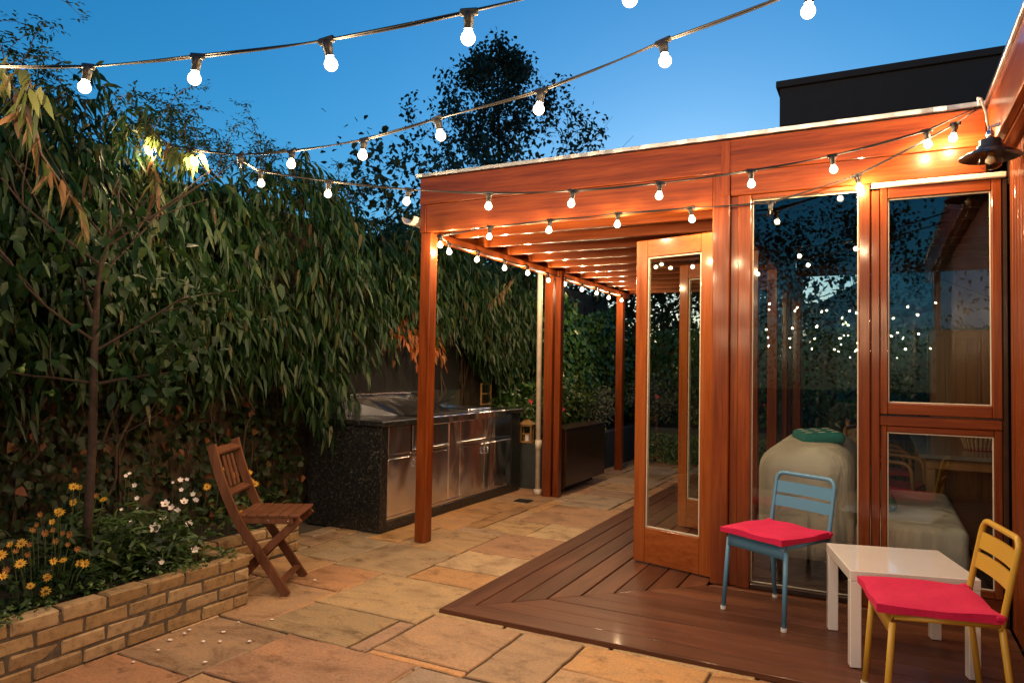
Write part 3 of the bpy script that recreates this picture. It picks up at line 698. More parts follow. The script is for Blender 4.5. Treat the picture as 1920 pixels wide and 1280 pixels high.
# ================================================================== WALLS, PLANTERS
gw = thing('garden_wall', 'old rendered garden wall hidden under creeper and ivy', 'wall', (-4.8, 5, 0))
part('wall', B(-4.95, -4.72, -2, 13.2, -.07, 2.75), 'garden_wall', gw)
bw = thing('boundary_wall', 'rear boundary wall covered in ivy behind the pergola', 'wall', (-3, 13.1, 0))
part('wall', B(-4.71, 6, 13.0, 13.2, -.07, 1.9), 'garden_wall', bw)
BRC = [(.34,.22,.10), (.37,.25,.12), (.30,.19,.085), (.39,.27,.145), (.32,.21,.105)]
BRK = []
for k in range(6):
    mb = MB(); mb.box(-.1025, .1025, -.05, .05, -.0315, .0315, c=.007); r_ = random.Random(k)
    mb.v = [tuple(c+r_.uniform(-.004, .004) for c in v) for v in mb.v]; BRK.append(mb.mesh('brick', M['brick']))
HBR = []
for k in range(3):
    mb = MB(); mb.box(-.05, .05, -.05, .05, -.0315, .0315, c=.007); r_ = random.Random(k+50)
    mb.v = [tuple(c+r_.uniform(-.004, .004) for c in v) for v in mb.v]; HBR.append(mb.mesh('brick', M['brick']))
def brick(parent, me, p, rz):
    o = bpy.data.objects.new('brick', me); col.objects.link(o); o.parent = parent; o.location = Vector(p)-parent.location; o.rotation_euler = (rnd.uniform(-.01, .01), rnd.uniform(-.01, .01), rz+rnd.uniform(-.015, .015))
    c = rnd.choice(BRC); k = rnd.uniform(.85, 1.12); o.color = (c[0]*k, c[1]*k, c[2]*k, 1)
p1 = thing('brick_planter', 'low buff brick raised bed holding yellow and white flowers', 'planter', (-3.3, 2.2, 0))
part('mortar_core', MB().box(-3.368, -3.274, -.6, 3.045, -.01, .262), 'mortar', p1)
part('mortar_return', MB().box(-3.98, -3.369, 2.955, 3.045, -.01, .262), 'mortar', p1)
for c in range(4):
    z = .034+c*.0725; off = 0 if c % 2 else .1085
    y = 3.052
    if off: brick(p1, rnd.choice(HBR), (-3.318, y-.05, z), PI/2); y -= .1085
    while y > -.3:
        brick(p1, rnd.choice(BRK), (-3.318+rnd.uniform(-.003, .003), y-.1025, z), PI/2); y -= .217
    x = -3.375
    while x > -3.9: brick(p1, rnd.choice(BRK), (x-.1025, 3.0, z), 0); x -= .217
p2 = thing('brick_edging', 'short low brick bed wall set back behind the folding chair', 'planter', (-3.95, 3.6, 0))
part('mortar_core', B(-3.998, -3.906, 3.06, 4.10, -.01, .193), 'mortar', p2)
for c in range(3):
    z = .034+c*.0725; y = 4.115
    if c % 2 == 0: brick(p2, rnd.choice(HBR), (-3.95, y-.05, z), PI/2); y -= .1085
    while y > 3.1: brick(p2, rnd.choice(BRK), (-3.95, y-.1025, z), PI/2); y -= .217
s1 = part('planting_soil', B(-4.715, -3.372, -.6, 2.95, -.07, .235, c=.01), 'soil', None); tag(s1, 'dark soil in the brick raised bed', 'soil', kind='structure')
s2 = part('planting_soil', B(-4.715, -4.0, 3.05, 4.10, -.07, .16, c=.01), 'soil', None); tag(s2, 'dark soil in the small bed behind the folding chair', 'soil', kind='structure')
fp = thing('rendered_planter', 'long dark grey rendered planter with shrubs behind the pergola posts', 'planter', (-3.7, 9, 0))
part('front_wall', B(-3.55, -3.44, 7.55, 11.2, -.01, .52, c=.01), 'render_dark', fp)
part('end_wall', B(-4.6, -3.551, 7.55, 7.65, -.01, .52, c=.01), 'render_dark', fp)
part('cross_wall', B(-3.439, 2.2, 11.08, 11.19, -.01, .50, c=.01), 'render_dark', fp)
part('soil', B(-4.7, -3.552, 7.66, 11.2, -.06, .47), 'soil', fp)
part('cross_soil', B(-4.7, 2.2, 11.21, 12.95, -.06, .45), 'soil', fp)

# ================================================================== FURNITURE
def copy_tree(o, parent=None):
    c = o.copy(); col.objects.link(c); c.parent = parent
    for ch in o.children: copy_tree(ch, c)
    return c
def fillet(pts, r=.06, n=5):
    out = [Vector(pts[0])]
    for a, b, c in zip(pts[:-2], pts[1:-1], pts[2:]):
        a, b, c = Vector(a), Vector(b), Vector(c); p = b+(a-b).normalized()*min(r, (a-b).length*.45); q = b+(c-b).normalized()*min(r, (c-b).length*.45)
        for k in range(n+1):
            t = k/n; out.append((1-t)**2*p+2*t*(1-t)*b+t*t*q)
    return out+[Vector(pts[-1])]
def bistro(name, label, mat, loc, f):
    """metal bistro chair; local -Y is the front"""
    t = thing(name, label, 'chair', (loc[0], loc[1], ZD+.002), math.atan2(f[1], f[0])+PI/2, 'painted metal bistro chairs')
    r = .0125; hw_ = .195
    for s in (-1, 1):
        mb = MB(); mb.tube([(s*(hw_+.012), -.215, 0), (s*hw_, -.185, .41)], r, 10); part('front_leg', mb, mat, t, False, True)
        mb = MB(); mb.lathe([(0, 0), (.016, 0), (.016, .018), (0, .018)], (s*(hw_+.012), -.215, -.001), 12); part('foot_cap', mb, 'chip', t, False)
        mb = MB(); mb.tube([(s*(hw_+.006), .235, 0), (s*hw_, .185, .43)], r, 10); part('rear_leg', mb, mat, t, False, True)
        mb = MB(); mb.lathe([(0, 0), (.016, 0), (.016, .018), (0, .018)], (s*(hw_+.006), .235, -.001), 12); part('foot_cap', mb, 'chip', t, False)
        mb = MB(); mb.tube(fillet([(s*hw_, -.18, .432), (s*hw_, .185, .438)]), r*.9, 10); part('seat_rail', mb, mat, t, False, True)
    mb = MB(); mb.tube(fillet([(-hw_, .182, .42), (-hw_, .20, .52), (-hw_, .248, .762), (hw_, .248, .762), (hw_, .20, .52), (hw_, .182, .42)], .055, 6), r, 10); part('back_frame', mb, mat, t, False, True)
    for z0, z1 in ((.565, .628), (.645, .712)):
        y0 = .20+(z0-.52)*.198; y1 = .20+(z1-.52)*.198; V = []; F = []
        for i in range(9):
            x = -hw_+2*hw_*i/8; b = .014*(1-(x/hw_)**2)
            V += [(x, y0+b-.004, z0), (x, y1+b-.004, z1), (x, y1+b+.004, z1), (x, y0+b+.004, z0)]
        for i in range(8):
            for k in range(4): F.append((i*4+k, i*4+(k+1) % 4, i*4+4+(k+1) % 4, i*4+4+k))
        part('back_slat', MB().add(V, F+[(0, 1, 2, 3), (35, 34, 33, 32)]), mat, t, False)
    V = []; F = []
    for i in range(9):
        x = -hw_+2*hw_*i/8
        for k in range(7):
            a = PI/2*k/6; V.append((x, -.165-.03*math.sin(a)-(0.004 if k == 6 else 0), .413+.03*math.cos(a)-(.045 if k == 6 else 0)))
    for i in range(8):
        for k in range(6): F.append((i*7+k, i*7+k+1, i*7+7+k+1, i*7+7+k))
    o = part('front_apron', MB().add(V, F), mat, t, False, True); md = o.modifiers.new('thick', 'SOLIDIFY'); md.thickness = .006
    for k in range(4):
        y = -.135+k*.085; part('seat_slat', B(-hw_+.008, hw_-.008, y, y+.062, .430, .438, c=.002), mat, t, False)
    return t
def cushion(label, loc, f, z=.441):
    rz = math.atan2(f[1], f[0])+PI/2
    t = thing('seat_cushion', label, 'cushion', (loc[0], loc[1], z+ZD+.002), rz, 'magenta seat cushions')
    n = 14; V = []; F = []; hx, hy, h = .212, .212, .044
    for lay in (0, 1):
        for i in range(n+1):
            for j in range(n+1):
                x = -1+2*i/n; y = -1+2*j/n; e = min(1-abs(x), 1-abs(y)); tf = sum(math.exp(-((x-a)**2+(y-b)**2)/.012) for a, b in ((0, 0), (-.45, .4), (.45, .4), (-.45, -.4), (.45, -.4)))
                k = min(1, e/.10)**.5
                z_ = (h*(.82+.18*k)+.004*math.sin(5*x+3*y)-.010*tf) if lay else .0+.006*(1-k)
                V.append((x*hx*(1+.012*math.sin(7*y)), y*hy*(1+.012*math.sin(6*x+1)), z_))
    o = (n+1)**2
    for i in range(n):
        for j in range(n):
            a = i*(n+1)+j; F += [(a, a+1, a+n+2, a+n+1), (o+a, o+a+n+1, o+a+n+2, o+a+1)]
    rim = [i*(n+1) for i in range(n+1)]+[n*(n+1)+j for j in range(1, n+1)]+[i*(n+1)+n for i in range(n-1, -1, -1)]+[j for j in range(n-1, 0, -1)]
    for a, b in zip(rim, rim[1:]+rim[:1]): F.append((a, b, o+b, o+a))
    autosmooth(part('pad', MB().add(V, F), 'magenta', t, False), 60)
    for s in (-1, 1):
        part('tie', MB().box(s*.20-.02, s*.20+.02, .19, .225, .018, .040, c=.006), 'magenta', t, False)
    return t
FB = (-.515, -.857); FY = (-.983, -.187)
bistro('bistro_chair', 'chipped blue metal bistro chair with slatted back by the window', 'blue_paint', (-.525, 4.385), FB)
cushion('magenta red cushion on the blue metal chair', (-.525+.018*FB[0]*1.5, 4.385+.018*FB[1]*1.5), FB)
bistro('bistro_chair', 'mustard yellow metal bistro chair in front of the white table', 'yellow_paint', (.185, 3.42), FY)
cushion('magenta red cushion on the yellow metal chair', (.185+.03*FY[0], 3.42+.03*FY[1]), FY)
# white side table
st = thing('side_table', 'small square glossy white side table between the two metal chairs', 'table', (.07, 4.09, ZD+.002), R(14.2))
part('table_top', B(-.275, .275, -.275, .275, .40, .45, c=.003), 'white_gloss', st, False)
for sx in (-1, 1):
    for sy in (-1, 1): part('leg', B(sx*.274, sx*.224, sy*.274, sy*.224, 0, .399, c=.003), 'white_gloss', st, False)
# folding wooden chair: local +X front
fc = thing('folding_chair', 'slatted brown wooden folding chair beside the brick bed', 'chair', (-3.415, 3.375, 0), math.atan2(.486, .874))
hwc = .20
def arc(pts, n=8):
    out = []
    for k in range(n+1):
        t = k/n; p0, p1_, p2_ = (Vector(p) for p in pts); out.append((1-t)**2*p0+2*t*(1-t)*p1_+t*t*p2_)
    return out
def rectsweep(pts, wy, wn, c=0):
    V = []; F = []
    for i, p in enumerate(pts):
        d = (pts[min(i+1, len(pts)-1)]-pts[max(0, i-1)]).normalized(); nrm = Vector((d.z, 0, -d.x)); s = Vector((0, 1, 0))
        for a, b in ((-1, -1), (1, -1), (1, 1), (-1, 1)): V.append(p+s*wy/2*a+nrm*wn/2*b)
    m_ = len(pts)
    for i in range(m_-1):
        for k in range(4): F.append((i*4+k, i*4+(k+1) % 4, i*4+4+(k+1) % 4, i*4+4+k))
    return MB().add(V, F+[(3, 2, 1, 0), tuple((m_-1)*4+k for k in range(4))])
for s in (-1, 1):
    y = s*hwc
    pts = arc([(-.33, y, .90), (-.25, y, .60), (-.13, y, .40)])[:-1]+arc([(-.13, y, .40), (.04, y, .16), (.15, y, .0)])
    part('back_leg', rectsweep(pts, .024, .052), 'teak', fc, False)
    part('seat_rail', B(-.19, .17, s*(hwc-.026)-.010, s*(hwc-.026)+.010, .425, .462, c=.003), 'teak', fc, False)
    yy = s*(hwc-.052)
    part('front_leg', rectsweep(arc([(.20, yy, .452), (.0, yy, .27), (-.24, yy, .0)]), .022, .045), 'teak', fc, False)
    for px_ in (-.16, .02, .14):
        mb = MB(); mb.lathe([(0, 0), (.005, 0), (.004, .003), (0, .004)], n=8, mat=Matrix.Translation((px_, s*(hwc-.016), .443)) @ Matrix.Rotation(-s*PI/2, 4, 'X')); part('bolt', mb, 'chrome', fc, False)
for k in range(6):
    x = -.175+k*.064; part('seat_slat', B(x, x+.056, -hwc+.012, hwc-.012, .463, .480, c=.003), 'teak', fc, False)
def bk(z): # back x at height
    return -.33+(.90-z)*.30-(.90-z)**2*.02
part('top_rail', MB().bar((bk(.855), -hwc+.013, .855), (bk(.855), hwc-.013, .855), .07, .02, upv=(.25, 0, 1)), 'teak', fc, False)
part('lower_rail', MB().bar((bk(.60), -hwc+.013, .60), (bk(.60), hwc-.013, .60), .06, .02, upv=(.25, 0, 1)), 'teak', fc, False)
for y in (-.07, 0, .07): part('back_slat', MB().bar((bk(.63), y, .63), (bk(.82), y, .82), .036, .012), 'teak', fc, False)
part('stretcher', MB().bar((.105, -hwc+.013, .07), (.105, hwc-.013, .07), .045, .02), 'teak', fc, False)
part('stretcher', MB().bar((-.17, -hwc+.065, .075), (-.17, hwc-.065, .075), .04, .018), 'teak', fc, False)
# folded drop leaf table
dt = thing('drop_leaf_table', 'dark brown folded drop leaf table against the pergola post', 'table', (-3.25, 8.0, 0))
part('table_top', B(-3.37, -3.10, 7.36, 8.62, .705, .735, c=.006), 'darkwood', dt)
part('leaf', B(-3.125, -3.10, 7.37, 8.61, .09, .700, c=.005), 'darkwood', dt)
part('leaf', B(-3.37, -3.345, 7.37, 8.61, .09, .700, c=.005), 'darkwood', dt)
part('end_board', B(-3.34, -3.13, 7.372, 7.395, .06, .70, c=.004), 'darkwood', dt)
for y in (7.5, 8.45, 8.55): part('leg', B(-3.29, -3.25, y, y+.04, 0, .704, c=.004), 'darkwood', dt)
# lantern
ln = thing('lantern', 'small wooden lantern standing on the grey planter end', 'lantern', (-3.705, 7.61, .521), R(12))
part('base', B(-.075, .075, -.075, .075, 0, .02), 'lantern', ln, False)
for sx in (-1, 1):
    for sy in (-1, 1): part('corner_post', B(sx*.07, sx*.05, sy*.07, sy*.05, .021, .195), 'lantern', ln, False)
part('top_frame', MB().box(-.08, .08, -.08, .08, .196, .216), 'lantern', ln, False)
part('roof', MB().add([(-.09, -.09, .217), (.09, -.09, .217), (.09, .09, .217), (-.09, .09, .217), (-.02, -.02, .27), (.02, -.02, .27), (.02, .02, .27), (-.02, .02, .27)], [(0, 1, 5, 4), (1, 2, 6, 5), (2, 3, 7, 6), (3, 0, 4, 7), (4, 5, 6, 7), (3, 2, 1, 0)]), 'lantern', ln, False)
part('crossbar', B(-.049, .049, -.066, -.056, .10, .115), 'lantern', ln, False)
part('candle', MB().lathe([(0, .021), (.028, .021), (.028, .10), (0, .10)], n=14), 'petal_white', ln, False)
# drain
dr = thing('drain_cover', 'small square black drain cover in the paving', 'drain', (-3.33, 6.79, .004))
part('frame', MB().box(-3.42, -3.25, 6.72, 6.86, .004, .010, c=.002), 'grill_dark', dr)
for k in range(5): part('grate_bar', B(-3.41, -3.26, 6.733+k*.025, 6.746+k*.025, .011, .016, c=.002), 'black_rubber', dr)
# trellis box on wall
tb = thing('wall_trellis', 'small square wooden wall trellis among the ivy', 'trellis', (-4.35, 7.75, .95))
for (y0, y1, z0, z1) in ((7.62, 7.64, .93, 1.20), (7.86, 7.88, .93, 1.20), (7.641, 7.859, .93, .95), (7.641, 7.859, 1.06, 1.08), (7.641, 7.859, 1.18, 1.20)): part('bar', B(-4.36, -4.34, y0, y1, z0, z1), 'lantern', tb)

# ================================================================== INTERIOR
def soft(x0, x1, y0, y1, z0, z1, r, seg=5):
    import bmesh
    bm = bmesh.new(); bmesh.ops.create_cube(bm, size=1)
    for v in bm.verts: v.co = Vector((x0+(v.co.x+.5)*(x1-x0), y0+(v.co.y+.5)*(y1-y0), z0+(v.co.z+.5)*(z1-z0)))
    bmesh.ops.bevel(bm, geom=bm.edges[:], offset=r, segments=seg, affect='EDGES', profile=.5)
    bmesh.ops.subdivide_edges(bm, edges=[e for e in bm.edges if e.calc_length() > .15], cuts=3, use_grid_fill=True)
    me = bpy.data.meshes.new('soft'); bm.to_mesh(me); bm.free()
    for p in me.polygons: p.use_smooth = True
    return me
sf = thing('sofa', 'sofa under a crumpled pale linen slipcover just inside the window', 'sofa', (-.2, 6, .03))
def softpart(name, mat, parent, *a, **k):
    me = soft(*a, **k); me.materials.append(M[mat]); return obj(name, me, parent)
softpart('back', 'linen', sf, -.76, -.16, 5.12, 6.75, .14, .90, .17)
softpart('seat', 'linen', sf, -.14, .48, 5.16, 6.72, .14, .46, .05)
for x in (-.68, .38):
    for y in (5.25, 6.6): part('leg', B(x, x+.05, y, y+.05, .025, .15), 'darkwood', sf)
for i, (a, rot, lab) in enumerate((((-.02, 5.75, .60), (0, R(-22), R(12)), 'teal patterned cushion on the sofa seat'), ((-.42, 5.85, .925), (R(4), R(86), R(20)), 'teal patterned cushion on top of the sofa back'))):
    t = thing('scatter_cushion', lab, 'cushion', a)
    t.rotation_euler = rot
    o = softpart('pad', 'bead_teal', t, -.045, .045, -.22, .22, -.15, .15, .04, 3); o.location = (0, 0, 0)
    for k in range(9):
        mb = MB(); mb.lathe([(0, .044), (.028, .044), (.026, .0465), (0, .047)], n=10, mat=Matrix.Translation((0, -.15+.15*(k % 3), -.09+.09*(k//3))) @ Matrix.Rotation(-PI/2*(1 if i else -1), 4, 'Y')); part('printed_spot', mb, 'pale_dot', t, False)
dn = thing('dining_table', 'dark topped dining table inside the garden room', 'table', (.9, 7.9, .03))
part('table_top', B(.28, 1.6, 6.8, 9.1, .715, .75, c=.005), 'white_gloss', dn).data.materials[0] = plain('grey_table_top', (.16,.145,.13), .22, coat=.4, noise=.2, nscale=6)
part('apron', B(.33, 1.55, 6.85, 9.05, .63, .713), 'oak', dn)
for x in (.33, 1.48):
    for y in (6.86, 8.97): part('leg', B(x, x+.07, y, y+.07, .026, .63), 'oak', dn)
def wicker(loc, rz, lab):
    t = thing('wicker_chair', lab, 'chair', (*loc, .026), rz, 'wicker chairs at the dining table')
    for sx in (-1, 1):
        mb = MB(); mb.tube(fillet([(sx*.24, .26, .0), (sx*.25, .26, .42), (sx*.27, .28, .66), (sx*.27, -.2, .64), (sx*.25, -.24, .0)], .08), .016, 8); part('arm_frame', mb, 'oak', t, False, True)
    mb = MB(); mb.tube(fillet([(-.24, .25, .42), (-.25, .32, .90), (.25, .32, .90), (.24, .25, .42)], .09), .016, 8); part('back_frame', mb, 'oak', t, False, True)
    part('seat', B(-.24, .24, -.22, .25, .40, .43, c=.01), 'red_fabric', t, False)
    for k in range(9): part('back_strand', MB().bar((-.21+k*.0525, .255, .45), (-.21+k*.0525, .32, .89), .02, .008), 'wicker', t, False)
    for k in range(5): part('back_band', MB().bar((-.24, .268+k*.0128, .50+k*.085), (.24, .268+k*.0128, .50+k*.085), .008, .03), 'wicker', t, False)
    return t
wicker((.08, 7.05), R(78), 'wicker armchair with red seat drawn up to the end of the dining table')
wicker((.02, 8.05), R(95), 'wicker armchair beyond the sofa back, farther along the dining table')
bk_ = thing('bread_basket', 'slatted oval basket on the dining table', 'basket', (.78, 7.5, .751))
mb = MB(); mb.lathe([(0, .751), (.12, .751), (.125, .757), (0, .76)], (.78, 7.5, 0), 24); part('base', mb, 'red_fabric', bk_)
for k in range(26):
    a = 2*PI*k/26; part('slat', MB().bar((.78+.12*math.cos(a), 7.5+.12*math.sin(a), .757), (.78+.15*math.cos(a), 7.5+.15*math.sin(a), .85), .014, .005), 'wicker', bk_)
cb = thing('cupboard', 'tall brown wooden cupboard at the back of the garden room', 'cupboard', (.95, 9.3, .026))
part('carcass', B(.50, 1.45, 9.28, 9.60, .03, 1.90), 'oak', cb)
for x0, x1 in ((.51, .965), (.985, 1.44)):
    d = part('cupboard_door', B(x0, x1, 9.255, 9.278, .06, 1.87, c=.004), 'oak', cb)
    for k in range(4): part('door_plank', B(x0+.03+k*.10, x0+.125+k*.10, 9.245, 9.254, .10, 1.83, c=.004), 'oak', d)
    part('handle', B(x1-.03 if x0 < .9 else x0+.01, x1-.01 if x0 < .9 else x0+.03, 9.225, 9.243, .95, 1.05), 'chrome', d)
# pale house seen through the room
ph = thing('pale_house', 'pale rendered house with slate gable glimpsed through the room glass', 'house', (1.6, 21, 0))
V = [(-1.6, 20, -.07), (4.8, 20, -.07), (4.8, 20, 2.9), (1.6, 20, 4.7), (-1.6, 20, 2.9)]; V += [(x, 27, z) for x, y, z in V]
part('wall', MB().add(V, [(0, 1, 2, 3, 4), (9, 8, 7, 6, 5), (0, 4, 9, 5), (1, 6, 7, 2), (4, 3, 8, 9), (3, 2, 7, 8)]), 'pale_render', ph)
for s in (-1, 1):
    part('roof_slope', MB().bar((1.6+s*1.75, 19.85, 3.84), (1.6+s*1.75, 27.1, 3.84), 4.05, .10, upv=(s*.4903, 0, .8715)), 'slate', ph)
wd = part('window', B(1.2, 2.0, 19.95, 19.998, 1.0, 2.2), 'seal', ph); part('pane', B(1.26, 1.94, 19.94, 19.949, 1.06, 2.14), 'glass', wd)

# ================================================================== VEGETATION
def vnoise(y, z, s=1.0, seed=0):
    return (np.sin(y*2.1*s+1.3+seed)*np.cos(z*2.7*s+.4*seed)+.6*np.sin(y*4.7*s+z*3.1*s+seed*2)+.4*np.cos(y*8.3*s-z*6.1*s+seed))/2.
def vine(p, q, n=9, wob=.06):
    p, q = Vector(p), Vector(q); out = []
    for k in range(n+1):
        t = k/n; out.append(p.lerp(q, t)+Vector((rnd.uniform(-wob, wob), rnd.uniform(-wob, wob), rnd.uniform(-wob, wob)*.5))*(1 if 0 < k < n else 0))
    return out
def branchy(mb, p, d, L, r, depth, bend=.25, tips=None, split=3):
    p = Vector(p); d = Vector(d).normalized(); pts = [p]; n = 4
    for k in range(n):
        d = (d+Vector((rnd.uniform(-bend, bend), rnd.uniform(-bend, bend), rnd.uniform(-bend*.5, bend)*.7))).normalized(); pts.append(pts[-1]+d*L/n)
    mb.tube(pts, [r*(1-.45*i/n) for i in range(n+1)], 6)
    if tips is not None: tips += [tuple(q) for q in pts[2:]]
    if depth:
        for k in range(split):
            q = pts[rnd.choice((2, 3, 4))]; nd = (d+Vector((rnd.uniform(-1, 1), rnd.uniform(-1, 1), rnd.uniform(-.3, .7)))).normalized(); branchy(mb, q, nd, L*.68, r*.5, depth-1, bend, tips, split)

# ---- the long leaved creeper over the wall
cr = thing('evergreen_creeper', 'evergreen creeper with long drooping leaves cascading over the garden wall', 'creeper', (-4.6, 5, 0))
def ztop(y): return np.where(y < 2.2, 3.05-.1*(y-1), np.where(y < 3.2, 2.86, 2.84))+.12*np.sin(y*3.1)+.08*np.sin(y*7.3+1)-np.clip(y-6.8, 0, 3)*.10
def zlow(y): return np.interp(y, [0, 3.8, 4.30, 4.55, 4.95, 5.15, 5.6, 7.2, 7.6, 9.6], [1.45, 1.40, 1.40, .95, 1.05, 1.70, 1.92, 1.90, 1.35, 1.45])
n = 3300; y = U(.4, 9.6, n); z = zlow(y)+(ztop(y)-zlow(y))*U(0, 1, n)**.9
hump = np.sin(np.clip((z-.9)/2.3, 0, 1)*PI)
x = -4.62+.26*hump+.16*vnoise(y, z, 1.1)+U(-.14, .12, n)+np.where((y > 4.35) & (y < 5.05), .16, 0)
P0 = np.stack([x, y, z], 1); D0 = np.stack([U(.3, 1, n), rng.normal(0, .45, n), U(-.5, .5, n)], 1)
P, D = sprays(P0, D0, .30, 9, .75, .7, .85)
k = len(P); part_me = leaf_mesh('foliage', P, D, U(.085, .155, k), U(.010, .0165, k), 'leaf_long', droop=.30, fold=.3, prof=((.25, 1.), (.62, .82)))
tag(obj('foliage', part_me, cr), kind='stuff')
# shaggy crest
n = 420; y = U(.3, 9.2, n); P0 = np.stack([U(-4.75, -4.25, n), y, ztop(y)+U(-.12, .08, n)], 1); D0 = np.stack([rng.normal(.2, .5, n), rng.normal(0, .5, n), U(0, .8, n)], 1)
P, D = sprays(P0, D0, .30, 9, .65, .7, .5); k = len(P)
tag(obj('crest_foliage', leaf_mesh('crest_foliage', P, D, U(.07, .13, k), U(.009, .015, k), 'leaf_long', droop=.3), cr), kind='stuff')
mb = MB()
for k in range(60):
    yy = rnd.uniform(.5, 9.4); mb.tube(vine((-4.66, yy, .1), (-4.5+rnd.uniform(-.1, .1), yy+rnd.uniform(-.5, .5), rnd.uniform(1.6, 2.9)), 8, .08), rnd.uniform(.004, .012), 5)
part('stem', mb, 'stem_dark', cr, smooth=True)['kind'] = 'stuff'
# russet clump
n = 46; P0 = np.stack([U(-4.28, -4.12, n), U(5.45, 6.35, n), U(1.62, 1.98, n)], 1); P, D = sprays(P0, np.stack([U(.2, .8, n), rng.normal(0, .4, n), U(-.4, .2, n)], 1), .20, 6, .8, .6, .9); k = len(P)
tag(obj('russet_foliage', leaf_mesh('russet_foliage', P, D, U(.06, .11, k), U(.012, .02, k), 'leaf_red', droop=.3), cr), 'russet and orange dying leaves', kind='stuff')

# ---- tendrils hanging on the light strings
def tendril(label, path, dens, Lr, dry=.2):
    t = thing('hanging_tendril', label, 'creeper', path[0])
    part('stem', MB().tube([Vector(p) for p in path], .005, 6), 'stem_dark', t, smooth=True)
    A = np.array(path); seg = rng.integers(0, len(A)-1, dens); f = U(0, 1, dens)[:, None]; P0 = A[seg]*(1-f)+A[seg+1]*f+rng.normal(0, .015, (dens, 3))
    D0 = np.stack([rng.normal(0, .5, dens), rng.normal(0, .5, dens), U(-1.6, -.5, dens)], 1); m_ = U(0, 1, dens) < dry
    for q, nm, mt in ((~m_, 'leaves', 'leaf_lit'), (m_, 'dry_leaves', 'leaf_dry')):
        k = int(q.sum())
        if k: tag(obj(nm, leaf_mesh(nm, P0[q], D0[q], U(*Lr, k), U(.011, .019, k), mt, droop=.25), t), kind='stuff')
q = b2[0]; e = b2[1]
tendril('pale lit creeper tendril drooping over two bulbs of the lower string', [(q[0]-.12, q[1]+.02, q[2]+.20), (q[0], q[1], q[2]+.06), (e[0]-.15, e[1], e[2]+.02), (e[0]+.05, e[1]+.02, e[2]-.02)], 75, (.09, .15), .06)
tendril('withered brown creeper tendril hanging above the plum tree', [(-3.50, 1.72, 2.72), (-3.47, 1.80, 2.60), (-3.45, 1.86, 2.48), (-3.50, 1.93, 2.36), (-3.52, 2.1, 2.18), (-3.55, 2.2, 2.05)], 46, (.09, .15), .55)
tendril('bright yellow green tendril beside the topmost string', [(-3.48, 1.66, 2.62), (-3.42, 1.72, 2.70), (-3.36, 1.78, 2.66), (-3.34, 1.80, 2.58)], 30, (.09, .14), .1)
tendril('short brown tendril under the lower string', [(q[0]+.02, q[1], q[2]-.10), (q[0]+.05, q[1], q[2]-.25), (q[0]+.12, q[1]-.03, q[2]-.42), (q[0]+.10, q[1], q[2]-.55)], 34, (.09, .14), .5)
tendril('dry pale tendril hanging behind the pergola side beam', [(-3.75, 7.3, 2.42), (-3.85, 7.25, 2.3), (-3.95, 7.2, 2.18), (-4.02, 7.15, 2.12)], 28, (.06, .12), .5)

# ---- climbing jasmine shoots against the sky
js = thing('climbing_jasmine', 'fine climbing shoots with small leaflets reaching into the sky', 'climber', (-4.3, 2.4, 2.9))
mb = MB(); PP = []; DD = []
for k in range(74):
    yy = rnd.uniform(1.3, 4.3) if k < 56 else rnd.uniform(4.3, 6.2); h = rnd.uniform(.18, .50)*(1.45 if yy < 2.4 else (.75 if yy < 4.3 else .6)); p = Vector((rnd.uniform(-4.7, -4.15), yy, 2.88+rnd.uniform(-.15, .1))); d = Vector((rnd.uniform(-.3, .5), rnd.uniform(-.5, .5), 1)).normalized(); pts = [p]
    for i in range(9):
        d = (d+Vector((rnd.uniform(-.22, .22), rnd.uniform(-.22, .22), -.07*i*rnd.uniform(.3, 1)))).normalized(); pts.append(pts[-1]+d*h/6)
    mb.tube(pts, [.0035*(1-.07*i) for i in range(10)], 4)
    for i in range(1, 10):
        for s in range(rnd.randint(2, 4)):
            sd = Vector((rnd.gauss(0, 1), rnd.gauss(0, 1), rnd.gauss(.1, .6))).normalized()
            for w_ in range(5):
                b = pts[i]+sd*.018*w_; PP.append(tuple(b)); o_ = sd.cross(Vector((0, 0, 1)))*(1 if w_ % 2 else -1); DD.append(tuple(sd*.7+o_*.8+Vector((0, 0, -.2))))
part('stem', mb, 'stem_dark', js)['kind'] = 'stuff'
k = len(PP); tag(obj('leaflets', leaf_mesh('leaflets', np.array(PP), np.array(DD), U(.022, .042, k), U(.004, .0075, k), 'leaf_plum', droop=.15), js), kind='stuff')
n = 5200; yy = U(.6, 4.2, n); P0 = np.stack([U(-4.75, -4.15, n), yy, 2.35+U(0, 1, n)**1.4*.70-np.clip(yy-2.0, 0, 2)*.20], 1)
tag(obj('dense_leaflets', leaf_mesh('dense_leaflets', P0, rng.normal(0, 1, (n, 3)), U(.03, .065, n), U(.006, .011, n), 'leaf_dark', droop=.2), js), kind='stuff')

